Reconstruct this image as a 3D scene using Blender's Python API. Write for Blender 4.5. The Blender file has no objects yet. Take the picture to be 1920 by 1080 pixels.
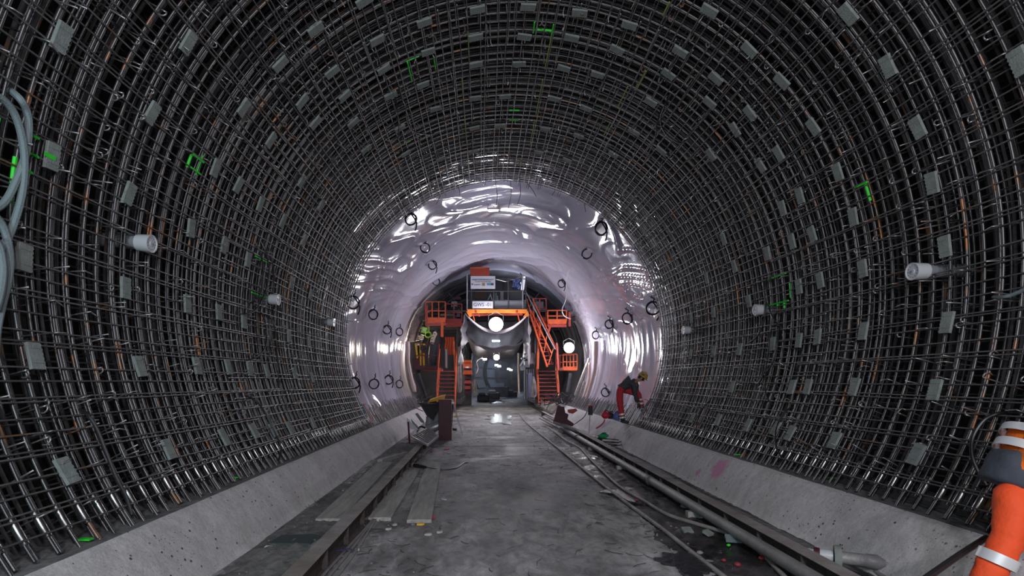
import bpy, math, random
from mathutils import Vector, Matrix, noise
random.seed(7)
sin, cos, pi = math.sin, math.cos, math.pi
col = bpy.context.scene.collection
sc = bpy.context.scene

# ---------------------------------------------------------------- camera, world, lights, exposure
F = 1000.0                       # focal length in pixels of the 1920 px wide frame
VX, VY = 907.0, 712.0            # vanishing point of the tunnel axis
CAM = Vector((-0.57, 0.0, 1.87))
cd = bpy.data.cameras.new('camera'); cam = bpy.data.objects.new('camera', cd); col.objects.link(cam)
cam.location = CAM; cam.rotation_euler = (pi/2, 0, 0)
cd.sensor_width = 36; cd.lens = F/1920*36
cd.shift_x = (960-VX)/1920; cd.shift_y = (VY-540)/1920
cd.clip_start = .05; cd.clip_end = 400
sc.camera = cam

w = bpy.data.worlds.new('world'); sc.world = w; w.use_nodes = True
w.node_tree.nodes['Background'].inputs[0].default_value = (.35, .36, .45, 1)
w.node_tree.nodes['Background'].inputs[1].default_value = .02
sc.view_settings.view_transform = 'Standard'; sc.view_settings.look = 'None'
sc.view_settings.gamma = 1; sc.view_settings.use_curve_mapping = False
sc.view_settings.exposure = 0.0

def light(name, kind, loc, power, color=(1, 1, 1), size=.3, target=None, sizey=None, spread=None):
    d = bpy.data.lights.new(name, kind); o = bpy.data.objects.new(name, d); col.objects.link(o)
    o.location = loc; d.energy = power; d.color = color
    if kind == 'AREA':
        d.size = size
        if sizey: d.shape = 'RECTANGLE'; d.size_y = sizey
        if spread: d.spread = spread
    elif kind in ('POINT', 'SPOT'): d.shadow_soft_size = size
    if target is not None:
        o.rotation_euler = (Vector(target)-Vector(loc)).to_track_quat('-Z', 'Y').to_euler()
    return o
# site lighting of the finished stretch behind the photographer
light('tunnel_light_left', 'AREA', (-2.6, -2.5, 3.2), 140, (.66, .95, 1.0), .5, (-4.6, 5.0, 3.2))
light('tunnel_light_right', 'AREA', (2.2, -2.5, 3.4), 120, (1.0, .92, .9), .5, (4.4, 5.0, 3.4))
light('tunnel_light_top', 'AREA', (0, -1.5, 5.4), 125, (.9, .9, 1.0), .7, (0, 9.0, 3.5))
light('tunnel_light_mid', 'AREA', (0, -4.0, 4.4), 260, (.92, .9, 1.0), .6, (0, 12.0, 1.0))
# floodlights of the gantry, with added fill lights
def W(px, py, Y):
    s = F/Y
    return Vector(((px-VX)/s+CAM.x, Y, CAM.z-(py-VY)/s))
light('gantry_flood', 'POINT', W(930, 608, 26.9), 230, (.93, .92, 1.0), .30)
light('basket_flood', 'POINT', W(1067, 652, 27.3), 150, (1.0, .93, .96), .18)
light('underdeck_flood', 'POINT', W(931, 671, 33.3), 150, (1.0, .95, .9), .12)
light('left_basket_flood', 'POINT', W(786, 655, 30.4), 170, (1.0, .86, .7), .12)
light('crown_fill_light', 'POINT', W(925, 402, 17.4), 24, (.86, .86, 1.0), .12)  # added soft fill for the membrane, set just below the strip lamp
light('deck_fill_light', 'POINT', (0.9, 31.0, 6.9), 110, (.8, .85, 1.0), .15)  # added fill that lifts the dark area behind the booth, no fixture
light('far_tunnel_light_near', 'POINT', (-2.4, 52, 3.6), 170, (.75, .85, 1.0), .2)
light('far_tunnel_light_far', 'POINT', (1.0, 66, 3.6), 170, (.75, .85, 1.0), .2)
light('far_tunnel_light_end', 'POINT', (4.0, 80, 3.6), 170, (.75, .85, 1.0), .2)

# ---------------------------------------------------------------- helpers
RC = 3.02                        # height of the bore's axis above the road
def G(px, py, z=0.0):
    s = (py-VY)/(CAM.z-z)
    return Vector(((px-VX)/s+CAM.x, F/s, z))
def cyl(px, py, R):              # where the view ray meets the lining of radius R: (angle from the crown, y)
    dx, dz = (px-VX)/F, (VY-py)/F
    ox, oz = CAM.x, CAM.z-RC
    a = dx*dx+dz*dz; b = 2*(ox*dx+oz*dz); c = ox*ox+oz*oz-R*R
    t = (-b+math.sqrt(b*b-4*a*c))/(2*a)
    return math.atan2(ox+t*dx, oz+t*dz), t
def onc(th, y, R): return Vector((R*sin(th), y, RC+R*cos(th)))
def frame(th, y, R):             # matrix on the lining: X = round the ring, Y = along the bore, Z = towards the axis
    m = Matrix(((cos(th), 0, -sin(th)), (0, 1, 0), (-sin(th), 0, -cos(th)))).to_4x4()
    m.translation = onc(th, y, R)
    return m

class MB:
    def __init__(s): s.v = []; s.f = []; s.m = []
    def add(s, vs, fs, mi=0):
        n = len(s.v); s.v += [tuple(p) for p in vs]
        s.f += [tuple(i+n for i in f) for f in fs]; s.m += [mi]*len(fs); return s
    def box(s, c, d, M=None, mi=0, bev=0.0):
        x, y, z = d[0]/2, d[1]/2, d[2]/2
        if bev <= 0:
            vs = [Vector((i*x, j*y, k*z)) for i in (-1, 1) for j in (-1, 1) for k in (-1, 1)]
            fs = [(0, 1, 3, 2), (4, 6, 7, 5), (0, 4, 5, 1), (2, 3, 7, 6), (0, 2, 6, 4), (1, 5, 7, 3)]
        else:
            b = min(bev, x*.9, y*.9, z*.9); vs = []; L = [(-x, -y), (x, -y), (x, y), (-x, y)]
            for zz, q in ((-z, b), (-z+b, 0), (z-b, 0), (z, b)):
                for (px, py, sx, sy) in ((-x, -y, 1, 1), (x, -y, -1, 1), (x, y, -1, -1), (-x, y, 1, -1)):
                    a1 = (px+sx*max(b, q), py+sy*q); a2 = (px+sx*q, py+sy*max(b, q))
                    pr = (a2, a1) if (sx*sy) > 0 else (a1, a2)
                    for a in pr: vs.append(Vector((a[0], a[1], zz)))
            fs = [tuple(range(7, -1, -1)), tuple(range(24, 32))]
            for r in range(3):
                for i in range(8): j = (i+1) % 8; fs.append((r*8+i, r*8+j, r*8+8+j, r*8+8+i))
        c = Vector(c)
        if M is None: vs = [p+c for p in vs]
        else: M = M.to_3x3(); vs = [M @ p + c for p in vs]
        return s.add(vs, fs, mi)
    def beam(s, a, b, wd, ht, up=(0, 0, 1), mi=0, bev=0.0):
        a, b = Vector(a), Vector(b); d = b-a; L = d.length
        y = d.normalized(); x = y.cross(Vector(up))
        if x.length < 1e-4: x = y.cross(Vector((1, 0, 0)))
        x.normalize(); z = x.cross(y)
        M = Matrix((x, y, z)).transposed()
        return s.box((a+b)/2, (wd, L, ht), M, mi, bev)
    def ibeam(s, a, b, wd, ht, t=.015, mi=0):
        a, b = Vector(a), Vector(b); u = Vector((0, 0, 1))
        s.beam(a+u*(ht/2-t/2), b+u*(ht/2-t/2), wd, t, mi=mi, bev=.003); s.beam(a-u*(ht/2-t/2), b-u*(ht/2-t/2), wd, t, mi=mi, bev=.003)
        return s.beam(a, b, t, ht-2*t, mi=mi)
    def tube(s, pts, r, n=8, closed=False, cap=True, mi=0, capmi=None):
        pts = [Vector(p) for p in pts]; N = len(pts); rs = r if isinstance(r, (list, tuple)) else [r]*N
        t0 = (pts[1]-pts[0]).normalized(); ref = Vector((0, 0, 1)) if abs(t0.z) < .9 else Vector((1, 0, 0))
        nx = t0.cross(ref).normalized(); vs = []
        for i in range(N):
            if closed: t = pts[(i+1) % N]-pts[i-1]
            else: t = pts[min(i+1, N-1)]-pts[max(i-1, 0)]
            if t.length < 1e-9: t = t0.copy()
            t.normalize(); nx = (nx-t*nx.dot(t))
            if nx.length < 1e-6: nx = t.cross(Vector((0, 1, .3)))
            nx.normalize(); ny = t.cross(nx)
            for k in range(n):
                a = 2*pi*k/n; vs.append(pts[i]+(nx*cos(a)+ny*sin(a))*rs[i])
        fs = []
        for i in range(N if closed else N-1):
            j = (i+1) % N
            for k in range(n):
                l = (k+1) % n; fs.append((i*n+k, i*n+l, j*n+l, j*n+k))
        s.add(vs, fs, mi)
        if cap and not closed:
            b = len(s.v)-N*n
            s.f += [tuple(b+k for k in range(n-1, -1, -1)), tuple(b+(N-1)*n+k for k in range(n))]
            s.m += [mi if capmi is None else capmi]*2
        return s
    def lathe(s, prof, M, n=24, mi=0):          # prof [(radius, height)], axis = local Z of M
        vs = [M @ Vector((r*cos(2*pi*k/n), r*sin(2*pi*k/n), h)) for r, h in prof for k in range(n)]
        fs = [(i*n+k, i*n+(k+1) % n, (i+1)*n+(k+1) % n, (i+1)*n+k) for i in range(len(prof)-1) for k in range(n)]
        return s.add(vs, fs, mi)
    def prism(s, poly, M, t, mi=0):             # polygon in local XY, thickness t along local Z
        n = len(poly)
        vs = [M @ Vector((x, y, z)) for z in (0, t) for x, y in poly]
        fs = [tuple(range(n-1, -1, -1)), tuple(range(n, 2*n))]+[(i, (i+1) % n, n+(i+1) % n, n+i) for i in range(n)]
        return s.add(vs, fs, mi)
    def build(s, name, mat, parent=None, smooth=False, **k):
        me = bpy.data.meshes.new(name); me.from_pydata(s.v, [], s.f); 
        for m in (mat if isinstance(mat, (list, tuple)) else [mat]): me.materials.append(m)
        if any(s.m): me.polygons.foreach_set('material_index', s.m)
        if smooth:
            me.polygons.foreach_set('use_smooth', [True]*len(me.polygons))
            if smooth != 'all':
                try: me.set_sharp_from_angle(angle=.7)
                except Exception: pass
        me.update()
        return put(name, me, parent, **k)

def put(name, me, parent=None, M=None, **k):
    o = bpy.data.objects.new(name, me); col.objects.link(o)
    if parent is not None: o.parent = parent
    if M is not None: o.matrix_basis = M
    tag(o, **k); return o
def tag(o, label=None, cat=None, group=None, kind=None):
    if label: o['label'] = label
    if cat: o['category'] = cat
    if group: o['group'] = group
    if kind: o['kind'] = kind
    return o
def empty(name, loc=(0, 0, 0), parent=None, rz=0, **k):
    o = bpy.data.objects.new(name, None); col.objects.link(o); o.empty_display_size = .1
    o.location = loc; o.rotation_euler.z = rz
    if parent is not None: o.parent = parent
    tag(o, **k); return o
class Thing:                     # a thing whose mesh coordinates are world ones: the Empty stands at its base
    def __init__(s, name, loc, label, cat, group=None, kind=None):
        s.o = empty(name, loc, label=label, cat=cat, group=group, kind=kind); s.inv = Matrix.Translation(-Vector(loc))
    def part(s, name, mb, mat, smooth=False, **k): return mb.build(name, mat, s.o, smooth, M=s.inv, **k)
def sub(parent, name, mb, mat, smooth=False, **k): return mb.build(name, mat, parent, smooth, **k)
def single(name, mb, mat, label, cat, smooth=False, group=None, kind=None): return mb.build(name, mat, None, smooth, label=label, cat=cat, group=group, kind=kind)
def smoothpath(pts, k=6, closed=False):
    pts = [Vector(p) for p in pts]; out = []; n = len(pts)
    for i in range(n if closed else n-1):
        if closed: p0, p1, p2, p3 = pts[i-1], pts[i], pts[(i+1) % n], pts[(i+2) % n]
        else: p0, p1, p2, p3 = pts[max(i-1, 0)], pts[i], pts[i+1], pts[min(i+2, n-1)]
        for j in range(k):
            t = j/k; out.append(.5*((2*p1)+(p2-p0)*t+(2*p0-5*p1+4*p2-p3)*t*t+(3*p1-p0-3*p2+p3)*t*t*t))
    if not closed: out.append(pts[-1])
    return out

# ---------------------------------------------------------------- materials
def mat(name, colr, rough=.6, metal=0.0, emit=None, es=0, coat=0, var=None, vscale=6, bump=0, bscale=30, trans=0, spec=None, stretch=None):
    m = bpy.data.materials.new(name); m.use_nodes = True; nt = m.node_tree; b = nt.nodes['Principled BSDF']
    b.inputs['Base Color'].default_value = (*colr, 1); b.inputs['Roughness'].default_value = rough
    b.inputs['Metallic'].default_value = metal; b.inputs['Coat Weight'].default_value = coat
    if trans: b.inputs['Transmission Weight'].default_value = trans
    if spec is not None: b.inputs['Specular IOR Level'].default_value = spec
    if emit: b.inputs['Emission Color'].default_value = (*emit, 1); b.inputs['Emission Strength'].default_value = es
    g = nt.nodes.new('ShaderNodeNewGeometry'); src = g.outputs['Position']
    if stretch:
        mp = nt.nodes.new('ShaderNodeMapping'); mp.inputs['Scale'].default_value = stretch; nt.links.new(src, mp.inputs[0]); src = mp.outputs[0]
    if var:
        n = nt.nodes.new('ShaderNodeTexNoise'); n.inputs['Scale'].default_value = vscale; n.inputs['Detail'].default_value = 6; n.inputs['Roughness'].default_value = .65
        nt.links.new(src, n.inputs['Vector'])
        r = nt.nodes.new('ShaderNodeValToRGB'); r.color_ramp.elements[0].position = .34; r.color_ramp.elements[1].position = .66
        r.color_ramp.elements[0].color = (*colr, 1); r.color_ramp.elements[1].color = (*var, 1)
        nt.links.new(n.outputs['Fac'], r.inputs[0]); nt.links.new(r.outputs[0], b.inputs['Base Color'])
    if bump:
        n = nt.nodes.new('ShaderNodeTexNoise'); n.inputs['Scale'].default_value = bscale; n.inputs['Detail'].default_value = 5
        nt.links.new(src, n.inputs['Vector'])
        bp = nt.nodes.new('ShaderNodeBump'); bp.inputs['Strength'].default_value = bump; bp.inputs['Distance'].default_value = .02
        nt.links.new(n.outputs['Fac'], bp.inputs['Height']); nt.links.new(bp.outputs[0], b.inputs['Normal'])
    return m

def steel_mat(name, dark, light, rust, rustpos, metal=.7, rough=.40):
    m = mat(name, dark, rough, metal); nt = m.node_tree; b = nt.nodes['Principled BSDF']
    g = nt.nodes.new('ShaderNodeNewGeometry'); oi = nt.nodes.new('ShaderNodeObjectInfo')
    n = nt.nodes.new('ShaderNodeTexNoise'); n.inputs['Scale'].default_value = 2.6; n.inputs['Detail'].default_value = 7
    nt.links.new(g.outputs['Position'], n.inputs['Vector'])
    mx = nt.nodes.new('ShaderNodeMix'); mx.data_type = 'RGBA'; mx.inputs[6].default_value = (*dark, 1); mx.inputs[7].default_value = (*light, 1)
    nt.links.new(oi.outputs['Random'], mx.inputs[0])
    ad = nt.nodes.new('ShaderNodeMath'); ad.operation = 'MULTIPLY_ADD'; ad.inputs[1].default_value = .22; nt.links.new(oi.outputs['Random'], ad.inputs[0]); nt.links.new(n.outputs['Fac'], ad.inputs[2])
    r = nt.nodes.new('ShaderNodeValToRGB'); r.color_ramp.elements[0].position = rustpos; r.color_ramp.elements[1].position = rustpos+.08
    nt.links.new(ad.outputs[0], r.inputs[0])
    m2 = nt.nodes.new('ShaderNodeMix'); m2.data_type = 'RGBA'; m2.inputs[7].default_value = (*rust, 1)
    nt.links.new(r.outputs[0], m2.inputs[0]); nt.links.new(mx.outputs[2], m2.inputs[6]); nt.links.new(m2.outputs[2], b.inputs['Base Color'])
    mr = nt.nodes.new('ShaderNodeMath'); mr.operation = 'MULTIPLY_ADD'; mr.inputs[1].default_value = -metal*.7; mr.inputs[2].default_value = metal
    nt.links.new(r.outputs[0], mr.inputs[0]); nt.links.new(mr.outputs[0], b.inputs['Metallic'])
    return m

def concrete_mat(name, c1, c2, holes=True, con=.85, pink=None, wet=0.0, streak=None, rough=.75):
    m = mat(name, c1, rough); nt = m.node_tree; b = nt.nodes['Principled BSDF']; L = nt.links
    g = nt.nodes.new('ShaderNodeNewGeometry'); pos = g.outputs['Position']
    def nz(scale, det=6, vec=pos, dist=0):
        n = nt.nodes.new('ShaderNodeTexNoise'); n.inputs['Scale'].default_value = scale; n.inputs['Detail'].default_value = det
        n.inputs['Distortion'].default_value = dist; n.inputs['Roughness'].default_value = .62; L.new(vec, n.inputs['Vector']); return n.outputs['Fac']
    def ramp(src, a, b_, ca=(0, 0, 0), cb=(1, 1, 1)):
        r = nt.nodes.new('ShaderNodeValToRGB'); r.color_ramp.elements[0].position = a; r.color_ramp.elements[1].position = b_
        r.color_ramp.elements[0].color = (*ca, 1); r.color_ramp.elements[1].color = (*cb, 1); L.new(src, r.inputs[0]); return r.outputs[0]
    def mix(f, a, b_, mode='MIX'):
        x = nt.nodes.new('ShaderNodeMix'); x.data_type = 'RGBA'; x.blend_type = mode
        if isinstance(f, float): x.inputs[0].default_value = f
        else: L.new(f, x.inputs[0])
        for i, q in ((6, a), (7, b_)):
            if isinstance(q, tuple): x.inputs[i].default_value = (*q, 1)
            else: L.new(q, x.inputs[i])
        return x.outputs[2]
    mp = nt.nodes.new('ShaderNodeMapping'); mp.inputs['Scale'].default_value = streak or (1, 1, 1); L.new(pos, mp.inputs[0])
    c = ramp(nz(1.1, 8, mp.outputs[0], .6), .32, .68, c1, c2)
    c = mix(con, c, ramp(nz(7, 10, mp.outputs[0], .8), .34, .66, (.38, .375, .375), (1, 1, 1)), 'MULTIPLY')
    c = mix(.45, c, ramp(nz(60, 4), .35, .65, (.55, .55, .55), (1, 1, 1)), 'MULTIPLY')
    hgt = nz(25, 6)
    if holes:
        v = nt.nodes.new('ShaderNodeTexVoronoi'); v.inputs['Scale'].default_value = 9; L.new(pos, v.inputs['Vector'])
        h = ramp(v.outputs['Distance'], .09, .15, (.12, .12, .12), (1, 1, 1))
        sel = ramp(nz(2.2, 2), .40, .48); c = mix(sel, c, mix(1.0, c, h, 'MULTIPLY'))
        v2 = nt.nodes.new('ShaderNodeTexVoronoi'); v2.inputs['Scale'].default_value = 21; L.new(pos, v2.inputs['Vector'])
        c = mix(ramp(nz(3.1, 2), .48, .56), c, mix(1.0, c, ramp(v2.outputs['Distance'], .10, .17, (.2, .2, .2), (1, 1, 1)), 'MULTIPLY'))
    if pink:
        for (cc, rr, pc) in pink:
            sb = nt.nodes.new('ShaderNodeVectorMath'); sb.operation = 'DISTANCE'; sb.inputs[1].default_value = cc; L.new(pos, sb.inputs[0])
            ad = nt.nodes.new('ShaderNodeMath'); ad.operation = 'MULTIPLY_ADD'; ad.inputs[1].default_value = 1/rr; L.new(sb.outputs['Value'], ad.inputs[0])
            L.new(nz(14, 6), ad.inputs[2])
            hf = nt.nodes.new('ShaderNodeMath'); hf.operation = 'MULTIPLY'; hf.inputs[1].default_value = .5; L.new(ad.outputs[0], hf.inputs[0])
            c = mix(ramp(hf.outputs[0], .50, .66, (.75, .75, .75), (0, 0, 0)), c, pc)
    if wet:
        wv = ramp(nz(.55, 6, pos, .8), .5, .6)
        c = mix(wv, c, mix(1.0, c, (.42, .41, .42), 'MULTIPLY'))
        rr = nt.nodes.new('ShaderNodeMapRange'); rr.inputs['To Min'].default_value = rough; rr.inputs['To Max'].default_value = rough-wet
        L.new(wv, rr.inputs[0]); L.new(rr.outputs[0], b.inputs['Roughness'])
    L.new(c, b.inputs['Base Color'])
    bp = nt.nodes.new('ShaderNodeBump'); bp.inputs['Strength'].default_value = .35; bp.inputs['Distance'].default_value = .02
    L.new(hgt, bp.inputs['Height']); L.new(bp.outputs[0], b.inputs['Normal'])
    return m

M = {}
M['hoop'] = steel_mat('hoop_steel', (.05, .05, .055), (.13, .125, .125), (.34, .14, .05), .785)
M['long'] = steel_mat('long_steel', (.20, .195, .20), (.34, .33, .33), (.22, .12, .07), .76)
M['back'] = steel_mat('back_steel', (.09, .09, .10), (.20, .19, .19), (.2, .10, .05), .78)
M['tie'] = steel_mat('tie_steel', (.25, .245, .25), (.42, .41, .41), (.24, .13, .08), .72)
M['cut'] = mat('cut_steel', (.95, .95, .96), .5, .2)
M['sleeve'] = mat('coupler_steel', (.30, .30, .31), .28, .9, var=(.16, .14, .13), vscale=14)
M['spacer'] = mat('spacer_concrete', (.27, .30, .285), .85, var=(.2, .225, .215), vscale=12, bump=.3, bscale=60)
M['green'] = mat('green_spray', (.03, .75, .03), .6)
M['lime'] = mat('lime_spray', (.28, .42, .06), .6)
M['kerb'] = concrete_mat('kerb_concrete', (.60, .575, .57), (.82, .79, .79), con=.35, pink=[((3.42, 9.0, .36), .30, (.62, .18, .38)), ((3.3, 9.6, .2), .12, (.6, .18, .38))], streak=(1.8, 1.8, .5))
M['ledge'] = concrete_mat('ledge_mortar', (.19, .185, .185), (.33, .325, .32), holes=False)
M['road'] = concrete_mat('road_concrete', (.24, .232, .235), (.72, .70, .70), holes=False, wet=.2, streak=(1, .55, 1))
M['mud'] = concrete_mat('mud', (.035, .03, .032), (.13, .12, .12), holes=False, wet=.45, rough=.6)
M['dirt'] = concrete_mat('dry_dirt', (.16, .15, .15), (.36, .35, .34), holes=False)
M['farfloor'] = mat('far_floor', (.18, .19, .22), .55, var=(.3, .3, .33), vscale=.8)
M['rock'] = mat('dark_lining', (.09, .088, .10), .8, var=(.14, .135, .155), vscale=1.5, bump=.5, bscale=6)
M['backdark'] = mat('membrane_painted_shade', (.012, .012, .014), .55, bump=.4, bscale=3)  # white membrane behind the bars, its shade painted in as near-black
M['cable'] = mat('black_cable', (.018, .018, .02), .4)
M['greyhose'] = mat('grey_hose', (.20, .255, .27), .5, bump=.4, bscale=120)
M['whitehose'] = mat('pale_hose', (.38, .35, .33), .6, var=(.2, .18, .17), vscale=4)
M['pipe'] = mat('dusty_pipe', (.33, .32, .32), .55, .2, var=(.2, .19, .19), vscale=3, bump=.3)
M['beam'] = mat('dusty_beam_steel', (.36, .34, .33), .7, .1, var=(.22, .18, .16), vscale=3, bump=.3)
M['web'] = mat('rusty_web', (.12, .09, .08), .85, var=(.05, .045, .045), vscale=20, bump=.6, bscale=80)
M['wood'] = mat('weathered_plank', (.50, .48, .45), .8, var=(.27, .26, .24), vscale=2.5, bump=.4, bscale=18, stretch=(6, .7, 6))
M['orange'] = mat('orange_paint', (.80, .13, .03), .5, var=(.6, .10, .035), vscale=3, coat=.1)
M['orange2'] = mat('bright_orange_paint', (.95, .26, .04), .5)
M['maroon'] = mat('maroon_paint', (.085, .014, .024), .55, var=(.055, .012, .018), vscale=3)
M['rosy'] = mat('red_paint', (.42, .06, .05), .55)
M['dsteel'] = mat('dark_gantry_steel', (.09, .09, .10), .55, .3, var=(.05, .05, .055), vscale=2)
M['gsteel'] = mat('galvanised_steel', (.42, .43, .46), .4, .6)
M['white'] = mat('sign_white', (.62, .62, .68), .6)
M['ink'] = mat('sign_ink', (.05, .05, .07), .6)
M['teal'] = mat('sign_teal', (.05, .3, .35), .6)
M['ochre'] = mat('sign_ochre', (.3, .22, .08), .6)
M['fabric'] = mat('sheeting', (.50, .48, .51), .5, var=(.34, .32, .35), vscale=1.2, bump=.3, bscale=5)
M['lightfab'] = mat('pale_sheeting', (.72, .70, .74), .5)
M['yellow'] = mat('yellow_paint', (.85, .5, .03), .5)
M['limegreen'] = mat('lime_plastic', (.4, .75, .05), .5)
M['beige'] = mat('beige_plate', (.62, .5, .38), .6)
M['black'] = mat('black_rubber', (.02, .02, .022), .5)
M['plastic'] = mat('cap_plastic', (.58, .6, .63), .35, coat=.3)
M['grey'] = mat('grey_paint', (.22, .23, .25), .5)
M['lamp'] = mat('lamp_glass', (1, 1, 1), .3, emit=(.93, .95, 1.0), es=60)
M['lampsm'] = mat('small_lamp_glass', (1, 1, 1), .3, emit=(.8, .9, 1.0), es=25)
M['sil'] = mat('reflective_tape', (.75, .77, .78), .4, .2)
M['hvo'] = mat('hi_vis_orange', (1.0, .19, .01), .75, bump=.5, bscale=14)
M['hvr'] = mat('hi_vis_red_orange', (.92, .095, .02), .75, bump=.6, bscale=12)
M['navy'] = mat('navy_cloth', (.055, .065, .085), .8, bump=.4, bscale=16)
M['darkj'] = mat('dark_grey_cloth', (.06, .062, .07), .8, bump=.4, bscale=16)
M['redt'] = mat('red_work_trousers', (.5, .03, .045), .8, bump=.4, bscale=16)
M['skin'] = mat('skin', (.45, .25, .18), .5)
M['hair'] = mat('hair', (.03, .02, .015), .7)
M['eye'] = mat('eye', (.02, .02, .02), .2)
M['helmet'] = mat('ochre_helmet', (.55, .30, .02), .35, coat=.4)
M['clothgreen'] = mat('green_cloth', (.01, .36, .10), .8)
M['red'] = mat('red_plastic', (.6, .02, .06), .5)
M['dullred'] = mat('dull_red', (.28, .03, .04), .6)
M['blue'] = mat('blue_plastic', (.12, .16, .42), .6)
M['paper'] = mat('paper_scrap', (.5, .5, .48), .8)
M['stone'] = mat('pebble', (.25, .24, .24), .8)
M['water'] = mat('water', (.03, .03, .035), .07, bump=.5, bscale=14, spec=.8)
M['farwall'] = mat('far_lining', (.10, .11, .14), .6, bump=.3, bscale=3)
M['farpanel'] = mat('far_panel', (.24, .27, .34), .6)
M['brickish'] = mat('pinkish_board', (.42, .33, .33), .8, var=(.3, .25, .25), vscale=5)

# ---------------------------------------------------------------- setting: road, kerbs, linings
def membrane_mat():
    m = mat('white_membrane', (.50, .48, .58), .13, spec=.22); nt = m.node_tree; b = nt.nodes['Principled BSDF']; L = nt.links
    g = nt.nodes.new('ShaderNodeNewGeometry')
    mp = nt.nodes.new('ShaderNodeMapping'); mp.inputs['Scale'].default_value = (1.0, 1.6, .7); L.new(g.outputs['Position'], mp.inputs[0])
    n = nt.nodes.new('ShaderNodeTexNoise'); n.inputs['Scale'].default_value = .8; n.inputs['Detail'].default_value = 2; n.inputs['Distortion'].default_value = 1.0
    L.new(mp.outputs[0], n.inputs['Vector'])
    bp = nt.nodes.new('ShaderNodeBump'); bp.inputs['Strength'].default_value = .12; bp.inputs['Distance'].default_value = .12
    L.new(n.outputs['Fac'], bp.inputs['Height']); L.new(bp.outputs[0], b.inputs['Normal'])
    return m
M['membrane'] = membrane_mat()

fl = MB()                                  # road slabs, the cross joints cut as grooves
ys = [-6.0, 15.0, 27.0, 39.0]
for i in range(3):
    y0, y1 = ys[i]+.03, ys[i+1]-.03
    n = 40
    vs = []; fs = []
    for j in range(n+1):
        for k in range(17):
            x = -3.3+6.6*k/16; y = y0+(y1-y0)*j/n
            edge = 1 if j in (0, n) else 0
            vs.append((x, y, 0.012*noise.noise((x*.9, y*.5, 0))-edge*.004))
    for j in range(n):
        for k in range(16): a = j*17+k; fs.append((a, a+1, a+18, a+17))
    fl.add(vs, fs)
fl.box((0, 16.5, -.08), (6.6, 45, .1))
single('floor', fl, M['road'], None, None, True, kind='structure')
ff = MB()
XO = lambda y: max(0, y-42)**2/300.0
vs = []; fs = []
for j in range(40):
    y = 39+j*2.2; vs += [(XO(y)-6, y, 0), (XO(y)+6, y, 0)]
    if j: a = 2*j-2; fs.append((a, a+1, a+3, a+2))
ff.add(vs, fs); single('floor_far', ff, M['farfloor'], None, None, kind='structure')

KP = [(3.12, -.03), (3.2, .06), (3.28, .2), (3.4, .38), (3.55, .545), (3.6, .575), (3.75, .56), (4.3, .60), (4.5, .6), (4.5, -.2), (3.12, -.2)]
kerbs = {}
for sx, nm in ((-1, 'left'), (1, 'right')):
    root = empty('kerb', (0, 0, 0), kind='structure'); kerbs[sx] = root
    for y0, y1 in ((-6, 14.975), (15.035, 26.97), (27.03, 44)):
        mb = MB(); n = int((y1-y0)/.35); P = KP
        vs = []; fs = []; c = len(P)
        for j in range(n+1):
            y = y0+(y1-y0)*j/n
            for i, (x, z) in enumerate(P):
                d = 0.012*noise.noise((y*1.3, i*.7, sx*5)) if i < 7 else 0
                if i == 0: d += .05*noise.noise((y*1.1, 3, sx*9))
                vs.append((sx*(x+d), y, z+(.01*noise.noise((y*3, i, 1)) if 5 <= i <= 7 else 0)))
        for j in range(n):
            for i in range(c):
                k = (i+1) % c; q = (j*c+i, j*c+k, (j+1)*c+k, (j+1)*c+i); fs.append(q if sx < 0 else q[::-1])
        fs.append(tuple(range(c)) if sx > 0 else tuple(range(c))[::-1]); fs.append(tuple(n*c+i for i in range(c))[::(-1 if sx > 0 else 1)])
        mb.add(vs, fs)
        for q, f in enumerate(fs[:-2]):
            if q % c in (5, 6, 7): mb.m[q] = 1
        mb.build('kerb_block', [M['kerb'], M['ledge']], root, False)

def ringwall(name, R, y0, y1, ny, nth, m, th1=2.25, disp=None, xo=None, smooth='all', parent=None, kind='structure'):
    mb = MB(); vs = []; fs = []
    for j in range(ny+1):
        y = y0+(y1-y0)*j/ny
        for k in range(nth+1):
            th = -th1+2*th1*k/nth
            r = R-(disp(th, y) if disp else 0); p = onc(th, y, r)
            if xo: p.x += xo(y)
            vs.append(p)
    for j in range(ny):
        for k in range(nth): a = j*(nth+1)+k; fs.append((a, a+nth+1, a+nth+2, a+1))
    mb.add(vs, fs); return mb.build(name, m, parent, smooth, kind=kind)
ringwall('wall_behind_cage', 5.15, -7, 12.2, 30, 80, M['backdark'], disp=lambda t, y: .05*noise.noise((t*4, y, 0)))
def mdisp(th, y):
    u = th*5.0
    side = min(1, max(0, (abs(th)-.9)/.5))
    wx = noise.noise((u*.35, y*.5, 3.3))*1.2; wy = noise.noise((u*.35, y*.5, 8.1))*.9
    big = noise.noise((u*.20+wx*.3, y*.34+wy*.3, 1.0))*.15
    a = 1-abs(noise.noise((u*(.34-.16*side)+wx*.6, y*(.42+.3*side)+wy*.6, 2.0)))*3.2
    b = 1-abs(noise.noise((u*.95*(1-.6*side)+wx*.9, y*(1.1+.6*side)+wy*.9, 7.0)))*4.0
    msk = max(0, min(1, .5+1.6*noise.noise((u*.3, y*.35, 11))))
    cr = max(0, a)**3*(.085-.055*side)+max(0, b)**2.5*.035*msk*(1-.35*side)
    ring = .06*max(0, 1-abs(((y-15.0) % 3.0)-1.5)/.35)
    fade = min(1, max(0, (30.4-y)/.6))
    return (big+cr+ring*.35)+.02
ringwall('wall_membrane', 5.12, 12.2, 30.4, 230, 330, M['membrane'], th1=2.16, disp=mdisp)
ringwall('wall_dark', 5.3, 30.2, 43, 40, 90, M['rock'], disp=lambda t, y: .12*noise.noise((t*5, y*.8, 0)))
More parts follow.
